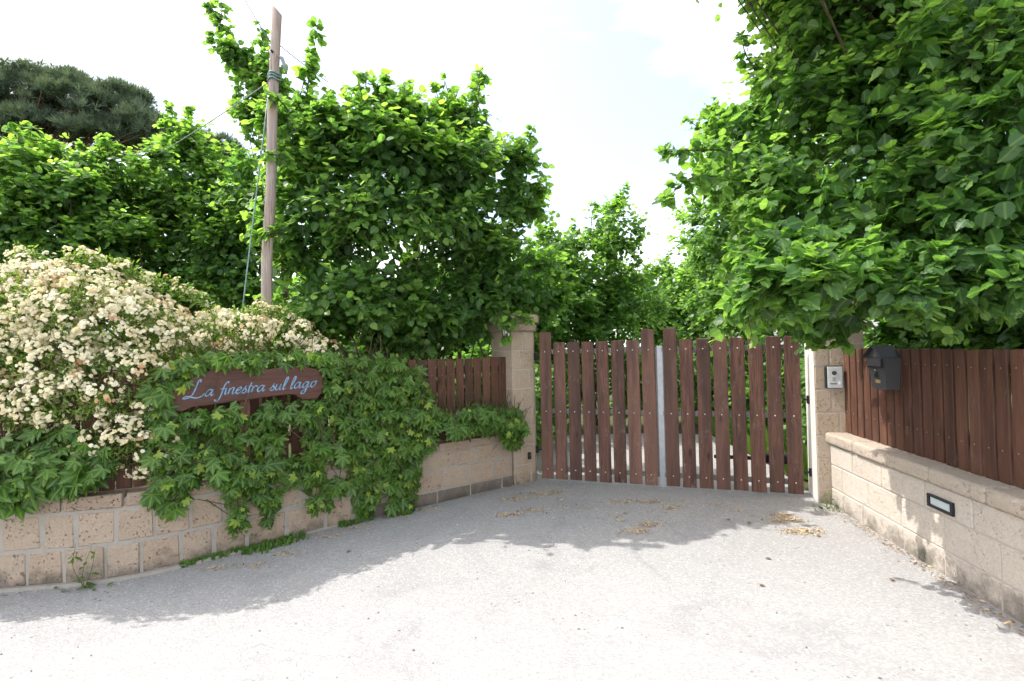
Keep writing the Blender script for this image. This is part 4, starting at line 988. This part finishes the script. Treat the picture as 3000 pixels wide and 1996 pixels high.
# ------------------------------------------------------------------ creeper on the wall
def on_wall(px_s, z, out): pass
VLO = np.array([(0, 1470), (436, 1090), (440, 1500), (470, 1515), (530, 1515), (548, 1430), (610, 1420), (640, 1450), (668, 1470), (680, 1585), (712, 1590), (722, 1470), (760, 1480), (775, 1545), (800, 1555), (815, 1470), (850, 1420), (880, 1440), (900, 1500), (975, 1500), (990, 1440), (1030, 1440), (1050, 1520), (1090, 1535), (1115, 1440), (1135, 1440), (1150, 1540), (1210, 1535), (1222, 1420), (1240, 1360), (1265, 1300), (1285, 1275), (1300, 1240)], float)
VHI = np.array([(436, 1090), (470, 1075), (520, 1040), (560, 1010), (640, 985), (700, 990), (780, 1000), (860, 1010), (940, 1020), (1000, 1035), (1060, 1040), (1100, 1030), (1180, 1045), (1215, 1070), (1245, 1120), (1275, 1180), (1300, 1210)], float)
def creeper(label, n, seed, test, s0, s1, size, n_parts, zr=(.02, 1.62), young=.09):
    r = np.random.default_rng(seed); root = empty('creeper'); tag(root, label, 'climbing plant', 'creepers on the curved wall')
    s = r.uniform(s0, s1, n); z = r.uniform(*zr, n); P = np.zeros((n, 3)); T = np.zeros((n, 3)); O = np.zeros((n, 3))
    out = np.where(z > .66, r.uniform(-.06, .15, n) + .10 * (r.uniform(0, 1, n) < .06), r.uniform(.02, .10, n)) + .05 * np.sin(s * 9.0 + 4 * np.sin(z * 7.0)) + .05 * np.clip(1 - np.abs(z - .7) / .25, 0, 1)
    for i in range(n):
        p, t, nn = on_path(s[i], out[i]); P[i] = (p[0], p[1], z[i]); T[i, :2] = t; O[i, :2] = nn
    x, y, d = project(P); ok = test(x, y, r)
    P, T, O = P[ok], T[ok], O[ok]; m = len(P)
    A = np.array([0, 0, -.65]) + O * r.uniform(.0, .8, (m, 1)) + T * r.normal(0, .7, (m, 1)) + r.normal(0, .25, (m, 3))
    N = O * .8 + np.array([0, 0, .55]) + r.normal(0, .42, (m, 3))
    yg = r.uniform(0, 1, m) < young
    S = size * r.uniform(.45, 1.3, m) * np.where(yg, .62, 1); age = np.where(yg, r.uniform(.6, 1, m), r.uniform(0, .12, m))
    P = P + O * np.where(yg, .045, 0)[:, None]
    L = (P, A, N, S, r.uniform(0, 1, m), age, r.uniform(.4, 1.6, m))
    leaf_parts('palmate', VINE, L, root, n_parts)
    tw = Tubes()
    for i in range(0, m, 9):
        st = P[i] - O[i] * .03; e = st + T[i] * r.normal(0, .12) + np.array([0, 0, r.uniform(.08, .3)]); tw.add([st, (st + e) / 2 + O[i] * .02, e], [.0022, .003, .003], 4, False)
    obj('stems', tw.mesh('stems', TWIG), root)['kind'] = 'stuff'
    print('creeper', m)
def holes(x, y):
    h = ((np.abs(x - 858) < 38) & (np.abs(y - 1290) < 48)) | ((np.abs(x - 735) < 30) & (np.abs(y - 1195) < 24)) | ((np.abs(x - 985) < 38) & (np.abs(y - 1375) < 26))
    sg = (x > 494) & (x < 945) & (y > np.maximum(1082 - (x - 560) * .02, 1150 - (x - 505) * .62)) & (y < 1203 - (x - 512) * .085)
    return h | sg
def test_main(x, y, r):
    lo = np.interp(x, VLO[:, 0], VLO[:, 1]); hi = np.interp(x, VHI[:, 0], VHI[:, 1])
    return (x > 438) & (x < 1298) & (y > hi + r.normal(6, 9, len(x))) & (y < lo - 22 + r.normal(0, 10, len(x))) & ~holes(x, y)
sx = lambda X: float(np.interp(X, PATH[:, 0], ARC))
creeper('dark green creeper draped over the curved wall below the carved sign', 5600, 31, test_main, sx(-3.0), sx(-.55), .083, 300)
def test_left(x, y, r):
    lo = np.interp(x, [-400, 0, 60, 120, 230, 300, 340], [1480, 1500, 1490, 1440, 1445, 1400, 1370]); hi = np.interp(x, [-400, 0, 60, 140, 250, 340], [1200, 1290, 1265, 1250, 1275, 1330])
    return (x < 340) & (y > hi + r.normal(0, 12, len(x))) & (y < lo - 15 + r.normal(0, 8, len(x)))
creeper('broad-leaved creeper under the rose bush in the left corner', 1900, 32, test_left, sx(-5.4), sx(-2.7), .098, 120, (.5, 1.2), .08)
def test_spray(x, y, r):
    hi = np.interp(x, [1285, 1330, 1400, 1470, 1530, 1556], [1205, 1215, 1185, 1195, 1205, 1235]); lo = np.interp(x, [1285, 1330, 1400, 1470, 1490, 1530, 1556], [1290, 1280, 1265, 1275, 1310, 1305, 1270])
    return (x > 1283) & (x < 1556) & (y > hi) & (y < lo - 8)
creeper('trailing creeper spray on the wall top beside the capped pillar', 2300, 33, test_spray, sx(-.75), LEN + .2, .088, 100, (.45, 1.0), .05)

# ------------------------------------------------------------------ climbing rose
def rosette():
    v, t, b = [], [], []
    for ring, (n_, r0, r1, z0, z1, off) in enumerate(((6, .05, 1.0, -.05, .12, 0.0), (5, .03, .62, .05, .42, .5))):
        for i in range(n_):
            a = (i + off) * 2 * math.pi / n_; w = .62 * 2 * math.pi / n_
            k = len(v); v += [(0, 0, z0), (math.cos(a - w) * r1 * .82, math.sin(a - w) * r1 * .82, z1), (math.cos(a) * r1, math.sin(a) * r1, z1 - .06), (math.cos(a + w) * r1 * .82, math.sin(a + w) * r1 * .82, z1)]
            b += [0, .6, .75, .6] if ring == 0 else [0, .35, .45, .35]
            t += [(k, k + 1, k + 2), (k, k + 2, k + 3)]
    return np.array(v), np.array(t), np.array(b)
RV, RT, RBc = rosette()
def flowers_geo(P, N, S, rnd, old, r):
    N = unit_v(N); ref = np.where(np.abs(N[:, 2:3]) < .9, np.array([[0, 0, 1.0]]), np.array([[1.0, 0, 0]])); B_ = unit_v(np.cross(N, ref)); A_ = np.cross(N, B_)
    an = r.uniform(0, 6.3, len(P)); c, s = np.cos(an)[:, None], np.sin(an)[:, None]; X = B_ * c + A_ * s; Y = -B_ * s + A_ * c
    v = P[:, None, :] + S[:, None, None] * (RV[None, :, :1] * X[:, None] + RV[None, :, 1:2] * Y[:, None] + RV[None, :, 2:] * N[:, None])
    t = RT[None] + (np.arange(len(P)) * len(RV))[:, None, None]
    a = np.zeros((len(P), len(RV), 4), np.float32); a[..., 0] = rnd[:, None]; a[..., 1] = old[:, None]; a[..., 2] = RBc[None]; a[..., 3] = 1
    return v.reshape(-1, 3), t.reshape(-1, 3), a.reshape(-1, 4)
r = np.random.default_rng(51)
rose = empty('rose_bush'); tag(rose, 'rambling rose covered in cream yellow blossom, spilling over the fence', 'bush')
RBL = [(-40, 960, 3.85, .30, .34, .40, 1), (-40, 1110, 3.75, .30, .25, .28, .6), (90, 920, 3.85, .50, .4, .36, 1.0), (270, 935, 3.9, .42, .38, .33, 1.0), (400, 965, 4.05, .32, .34, .27, 1), (520, 1000, 4.25, .34, .3, .2, .9), (660, 975, 4.45, .36, .26, .17, 1.0), (810, 985, 4.75, .34, .24, .15, .95), (930, 1045, 4.8, .16, .16, .16, 1.1),
       (120, 1080, 3.7, .45, .25, .24, .6), (330, 1120, 3.82, .40, .22, .26, .55), (60, 1210, 3.6, .26, .12, .12, .5), (300, 1290, 3.74, .30, .14, .20, .75), (440, 1310, 3.84, .16, .12, .24, .8), (200, 1170, 3.62, .36, .18, .16, .6), (390, 1210, 3.84, .25, .14, .18, .65), (250, 1370, 3.66, .16, .08, .10, .6)]
CC, CN, LP, LD, LO = [], [], [], [], []; tw = Tubes()
for (px, py, D, rx, ry, rz, w) in RBL:
    c = np.array(tuple(at(px, py, D))); rad = np.array([rx, ry, rz]); area = 4 * math.pi * (((rx * ry) ** 1.6 + (rx * rz) ** 1.6 + (ry * rz) ** 1.6) / 3) ** (1 / 1.6)
    k = int(area * 215 * w); d = rnd_dir(k, r); lit = d[:, 2] * .6 - d[:, 1] * .5 - d[:, 0] * .25
    keepf = r.uniform(0, 1, k) < np.clip(.55 + lit * .9, .10, 1); p = c + d * rad * r.uniform(.88, 1.12, (k, 1))
    CC.append(p[keepf]); CN.append(d[keepf])
    m = int(area * 620 * min(1, w + .25)); d = rnd_dir(m, r); LP.append(c + d * rad * (r.uniform(.2, 1.06, (m, 1)) ** .5)); LO.append(d); LD.append(unit_v(d * .7 + r.normal(0, .6, (m, 3))))
    for i in range(0, m, 30):
        q = LP[-1][i]; b_ = c + (q - c) * .1; tw.add(spline([b_, (b_ + q) / 2 + r.normal(0, .04, 3) + (0, 0, .03), q], 3), np.linspace(.004, .0018, 7), 3, False)
# arching sprays
for sp_ in ([at(400, 830, 4.1), at(470, 830, 4.15), at(560, 860, 4.2), at(620, 905, 4.25)], [at(700, 950, 4.5), at(780, 915, 4.6), at(840, 925, 4.7), at(900, 980, 4.75)], [at(880, 1000, 4.8), at(940, 1040, 4.8), at(975, 1090, 4.8)], [at(300, 790, 3.9), at(360, 780, 3.95), at(420, 815, 4.0)],
            [at(620, 960, 4.4), at(690, 930, 4.45), at(770, 900, 4.5)], [at(40, 770, 3.8), at(70, 750, 3.8), at(110, 745, 3.8)], [at(180, 770, 3.85), at(240, 755, 3.85), at(300, 770, 3.85)]):
    q = spline(sp_, 7); tw.add(q, np.linspace(.004, .002, len(q)), 4, False)
    for j in range(2, len(q)):
        if r.uniform() < .75: CC.append((q[j] + r.normal(0, .025, 3))[None]); CN.append(np.array([[0, -.4, .8]]))
        LP.append(q[j] + r.normal(0, .03, (9, 3))); LO.append(rnd_dir(9, r)); LD.append(rnd_dir(9, r))
CC, CN = np.concatenate(CC), unit_v(np.concatenate(CN))
# keep clusters in front of the sign clear
x, y, d_ = project(CC); clr = ~((x > 545) & (x < 930) & (y > 1078 - (x - 560) * .01) & (y < 1175 - (x - 560) * .05)); CC, CN, x, y = CC[clr], CN[clr], x[clr], y[clr]
LPc, LDc, LOc = np.concatenate(LP), np.concatenate(LD), np.concatenate(LO)
x2, y2, _ = project(LPc); clr = ~((x2 > 545) & (x2 < 930) & (y2 > 1085 - (x2 - 560) * .01) & (y2 < 1175 - (x2 - 560) * .05)); LPc, LDc, LOc = LPc[clr], LDc[clr], LOc[clr]
nC = len(CC); sel = foremost(CC, np.full(nC, .06), 300, 26.0); isel = np.zeros(nC, bool); isel[sel] = True
rest_v, rest_t, rest_a, off = [], [], [], 0
for i in range(nC):
    nf = int(r.integers(5, 15)); rad_ = .014 + .0042 * nf
    dd = unit_v(CN[i] + r.normal(0, .62, (nf, 3)) + (0, -.1, .15)); P = CC[i] + dd * rad_ * r.uniform(.55, 1.0, (nf, 1)); S = r.uniform(.009, .0185, nf)
    oldc = float(r.uniform() < .045); tone = r.uniform(.15, 1)
    rn, old = np.clip(tone + r.normal(0, .18, nf), 0, 1), np.clip(oldc * r.uniform(.4, 1, nf) + r.uniform(-.1, .12, nf), 0, 1)
    if isel[i]:
        v, t, a = flowers_geo(P - CC[i], dd + r.normal(0, .25, (nf, 3)), S, rn, old, r)
        obj('blossom_cluster', mesh_np('blossom_cluster', v, t, PETAL, a), rose, tuple(CC[i]))
    else:
        v, t, a = flowers_geo(P, dd + r.normal(0, .25, (nf, 3)), S, rn, old, r); rest_v.append(v); rest_t.append(t + off); rest_a.append(a); off += len(v)
if rest_v: obj('blossom', mesh_np('blossom', np.concatenate(rest_v), np.concatenate(rest_t), PETAL, np.concatenate(rest_a)), rose)['kind'] = 'stuff'
m = len(LPc); rep = 3
Pl = np.repeat(LPc, rep, 0) + r.normal(0, .012, (m * rep, 3)); Al = np.repeat(LDc, rep, 0) + r.normal(0, .6, (m * rep, 3)); Nl = np.repeat(LOc, rep, 0) * .6 + (0, 0, .7) + r.normal(0, .4, (m * rep, 3))
Lr = (Pl, Al, Nl, r.uniform(.026, .05, m * rep), r.uniform(0, 1, m * rep), np.clip(r.normal(.12, .22, m * rep), 0, 1), r.uniform(.3, 1.8, m * rep))
obj('foliage', leaf_mesh('foliage', 'small', ROSE_LEAF, Lr), rose)['kind'] = 'stuff'
for i in range(9):
    a = on_path(S_SEE + .5 + i * .33, -.18)[0]; cidx = int(r.integers(nC)); e = CC[cidx]; tube('cane', spline([(a[0], a[1], .02), ((a[0] * 2 + e[0]) / 3, (a[1] * 2 + e[1]) / 3, .95), e], 6), np.linspace(.012, .005, 13), TWIG, 5, rose)
obj('twigs', tw.mesh('twigs', TWIG), rose)['kind'] = 'stuff'
print('rose', nC, m * rep)

# ------------------------------------------------------------------ weeds, grass, litter
def weed(label, base, height, seed, nl=22, size=.05, name='weed'):
    r = np.random.default_rng(seed); root = empty(name, base); tag(root, label, 'weed'); tw = Tubes(); Ls = []
    for k in range(3):
        e = np.array([r.normal(0, .05), r.normal(0, .03), height * r.uniform(.6, 1)]); q = spline([(0, 0, 0), e * .5 + r.normal(0, .02, 3), e], 5); tw.add(q, np.linspace(.004, .0015, len(q)), 4, False)
        idx = r.integers(1, len(q), nl // 3); d = unit_v(r.normal(size=(len(idx), 3)) * (1, 1, .4)); m = len(idx)
        Ls.append((q[idx], d, np.array([0, -.3, 1.0]) + r.normal(0, .3, (m, 3)), size * r.uniform(.5, 1.1, m), r.uniform(0, 1, m), r.uniform(0, .5, m), np.ones(m)))
    m = 16; d = unit_v(r.normal(size=(m, 3)) * (1, 1, .25) + (0, 0, .15)); Ls.append((r.normal(0, .05, (m, 3)) * (1.4, .8, 0) + (0, 0, .012), d, np.array([0, 0, 1.0]) + r.normal(0, .25, (m, 3)), size * r.uniform(.7, 1.2, m), r.uniform(0, 1, m), r.uniform(0, .4, m), np.ones(m)))
    obj('stems', tw.mesh('stems', WEED_STEM), root); obj('leaves', leaf_mesh('leaves', 'leaflet', WEED, cat(Ls)), root)['kind'] = 'stuff'
WEED_STEM = mat_plain('weed_stem', (.10, .15, .05), .7, .2)
def gp(px, py): q = on_plane(px, py, (0, 0, 0), V((0, 0, 1))); return V((q.x, q.y, .004))
weed('straggly weed growing from the foot of the curved wall at left', gp(248, 1726), .42, 61, 26, .055)
weed('small bright weed at the foot of the right gate pillar', gp(2424, 1492), .16, 62, 14, .05)
# grass at the wall foot
r = np.random.default_rng(71)
def grass(name, label, strips, n, h):
    P, D_, H = [], [], []
    for (s0, s1, o0, o1) in strips:
        for _ in range(n):
            s = s0 + (s1 - s0) * np.clip((np.floor(r.uniform(0, 1) ** 1.3 * 7) + r.normal(.5, .28)) / 7, 0, 1); p, t, nn = on_path(s, r.uniform(o0, o1) * r.uniform(.2, 1)); P.append((p[0], p[1], .003)); D_.append((t * r.normal(0, .4) + nn * r.uniform(0, .8)).tolist() + [1.0]); H.append(h * r.uniform(.35, 1.1))
    P, D_, H = np.array(P), unit_v(np.array(D_)), np.array(H)
    n_ = len(P); A = D_; N = np.tile(np.array([[.4, -.8, .3]]), (n_, 1)) + r.normal(0, .3, (n_, 3))
    L = (P, A, N, H, r.uniform(0, 1, n_), r.uniform(0, .35, n_), np.ones(n_)); o = obj(name, leaf_mesh(name, 'narrow', WEED, L)); tag(o, label, 'grass', None, 'stuff'); return o
spx = lambda px, py: sx(gp(px, py).x)
grass('grass_tufts', 'low grass and weeds along the foot of the curved wall', [(spx(725, 1600), spx(900, 1560), .0, .17), (spx(760, 1590), spx(860, 1565), .05, .22), (spx(1130, 1510), spx(1215, 1490), 0, .12), (spx(1000, 1535), spx(1090, 1515), 0, .08), (spx(560, 1640), spx(720, 1605), 0, .05)], 150, .062)
# drive-side lawn behind the gate
P = []
r2 = np.random.default_rng(72)
nG = 9000; gx = r2.uniform(3.3, 6.2, nG); gy = r2.uniform(5.8, 14, nG); okg = gx > np.interp(gy, [5.45, 9.5, 15], [3.2, 3.55, 4.7]); gx, gy = gx[okg], gy[okg]
n_ = len(gx); Lg = (np.stack([gx, gy, np.zeros(n_)], 1), unit_v(np.array([0, 0, 1.0]) + r2.normal(0, .4, (n_, 3)) * (1, 1, 0)), np.tile(np.array([[.2, -.9, .2]]), (n_, 1)) + r2.normal(0, .4, (n_, 3)), r2.uniform(.15, .5, n_), r2.uniform(0, 1, n_), r2.uniform(0, .7, n_), np.ones(n_))
o = obj('tall_grass', leaf_mesh('tall_grass', 'narrow', WEED, Lg)); tag(o, 'tall grass beside the drive behind the gate', 'grass', None, 'stuff')
# fallen catkins and dry leaf bits
def litter(name, label, patches, seed, size=(.006, .017), old=.1):
    r = np.random.default_rng(seed); Ps = []
    for (px, py, rx, ry, n) in patches:
        c = gp(px, py); k = r.normal(0, .5, (n, 2)); Ps.append(np.stack([c.x + k[:, 0] * rx, c.y + k[:, 1] * ry, np.full(n, .007)], 1))
    P = np.concatenate(Ps); n = len(P); an = r.uniform(0, 6.3, n)
    L = (P + (0, 0, 1) * r.uniform(0, .006, (n, 1)), np.stack([np.cos(an), np.sin(an), r.uniform(-.1, .25, n)], 1), np.array([0, 0, 1.0]) + r.normal(0, .35, (n, 3)), r.uniform(*size, n) * 1.6, r.uniform(0, 1, n), (r.uniform(0, 1, n) < old) * 1.0, r.uniform(-1.5, 2.5, n))
    o = obj(name, leaf_mesh(name, 'leaflet', LITTER, L)); tag(o, label, 'litter', None, 'stuff')
patch = [(1600, 1447, .28, .10, 420), (1510, 1465, .22, .08, 260), (1490, 1510, .16, .07, 200), (1560, 1498, .14, .06, 160), (1820, 1470, .14, .06, 130), (1900, 1472, .16, .06, 170), (1970, 1490, .14, .07, 150), (1900, 1540, .12, .07, 220), (1860, 1560, .16, .06, 240), (1815, 1528, .05, .03, 40), (2000, 1470, .05, .03, 30), (2160, 1500, .06, .03, 40), (2300, 1525, .16, .08, 420), (2350, 1560, .18, .09, 420), (2290, 1510, .1, .04, 120), (1700, 1480, 1.0, .35, 260), (1900, 1500, 1.3, .4, 320), (2100, 1480, .15, .05, 60)]
patch += [(px, py, .14, .07, 70) for px, py in ((1250, 1495), (1180, 1515), (1050, 1550), (960, 1575), (840, 1625), (740, 1660), (650, 1665))]
litter('fallen_catkins', 'tan fallen catkins and husks scattered before the gate', patch, 81)
pr = []
for i in range(46):
    s_ = .15 + i * .085; q = rw(s_, .05); pr.append((q.x, q.y))
r = np.random.default_rng(82); nP = 46 * 22
base = np.repeat(np.array(pr), 22, 0); P = np.column_stack([base + r.normal(0, 1, (nP, 2)) * (.02 + .07 * r.uniform(0, 1, (nP, 1)) ** 2), r.uniform(.006, .016, nP)]); inside = (P[:, :2] - np.array([W0.x, W0.y])) @ np.array([WN.x, WN.y]) > .006; P = P[inside]; n_ = len(P); an = r.uniform(0, 6.3, n_)
L = (P, np.stack([np.cos(an), np.sin(an), r.uniform(-.1, .3, n_)], 1), np.array([0, 0, 1.0]) + r.normal(0, .4, (n_, 3)), r.uniform(.009, .028, n_), r.uniform(0, .7, n_), (r.uniform(0, 1, n_) < .55) * r.uniform(.3, 1, n_), r.uniform(-1.5, 2.5, n_))
o = obj('dry_leaf_drift', leaf_mesh('dry_leaf_drift', 'leaflet', LITTER, L)); tag(o, 'drift of brown leaf bits along the foot of the pale right wall', 'litter', None, 'stuff')
# single dead leaves and stones on the drive
DEAD = leaf_mesh('dead_leaf', 'hazel_far', LITTER, (np.zeros((1, 3)), np.array([[0, 1., 0]]), np.array([[0, 0, 1.]]), np.ones(1), np.array([.3]), np.array([.8]), np.array([2.5])))
for i, (px, py, lab) in enumerate(((1832, 1508, 'dark dead leaf lying in the shade, in front of the gate middle'), (2140, 1526, 'curled brown dead leaf in the shade edge before the right gate leaf'), (2195, 1533, 'dark dead leaf at the right end of the shadow'), (2392, 1573, 'dark dead leaf on the sunlit drive beside the right pillar'), (2610, 1705, 'small dead leaf on the bright drive near the right wall'), (2236, 1722, 'lone brown husk on the bright middle of the drive'), (2257, 1640, 'thin dead leaf on the sunlit drive left of the catkin patch'), (1025, 1617, 'green fallen leaf on the shaded drive by the wall foot'))):
    g = gp(px, py); o = obj('fallen_leaf', DEAD, None, (g.x, g.y, .012), (.1, .12, i * 1.3), (.034, .034, .02)); tag(o, lab, 'leaf', 'single dead leaves on the drive')


r = np.random.default_rng(91)
bm = bmesh.new(); bmesh.ops.create_icosphere(bm, subdivisions=1, radius=1); bv = np.array([tuple(v.co) for v in bm.verts]); bf = np.array([[v.index for v in f.verts] for f in bm.faces]); bm.free()
n_ = 600; gx = r.uniform(-3.4, 2.6, n_); gy = np.where(r.uniform(0, 1, n_) < .6, r.uniform(1.6, 3.6, n_), r.uniform(2.0, 5.2, n_)); k = int(n_ * .4)
for i in range(k):
    p_, t0, n0 = on_path(r.uniform(S_SEE, LEN), .04 + abs(r.normal(0, .06))); gx[i], gy[i] = p_
front = np.array([np.interp(x, PATH[:, 0], PATH[:, 1]) for x in gx]); okp = (gy < front - .02) & (gx < np.interp(gy, [1.6, 5.0], [2.6, 3.05])); gx, gy = gx[okp], gy[okp]; n_ = len(gx)
sz = r.uniform(.002, .0062, n_); v = bv[None] * sz[:, None, None] * r.uniform(.6, 1.3, (n_, 1, 3)) * (1 + r.normal(0, .12, (n_, len(bv), 1))) + np.stack([gx, gy, .004 + sz * .45], 1)[:, None]
a = np.zeros((n_, len(bv), 4), np.float32); a[..., 0] = r.uniform(0, 1, (n_, 1)); a[..., 3] = 1
def mat_stone():
    t = NT('loose_stone'); at_ = t.new('ShaderNodeAttribute', attribute_name='lv'); sep = t.new('ShaderNodeSeparateColor'); t.l.new(at_.outputs['Color'], sep.inputs[0])
    t.color(t.mix(sep.outputs[0], (.16, .155, .15), (.45, .43, .40))); return t.done(.9, .15)
o = obj('loose_gravel', mesh_np('loose_gravel', v.reshape(-1, 3), (bf[None] + (np.arange(n_) * len(bv))[:, None, None]).reshape(-1, 3), mat_stone(), a.reshape(-1, 4))); tag(o, 'loose grit and small stones strewn over the drive', 'gravel', None, 'stuff')
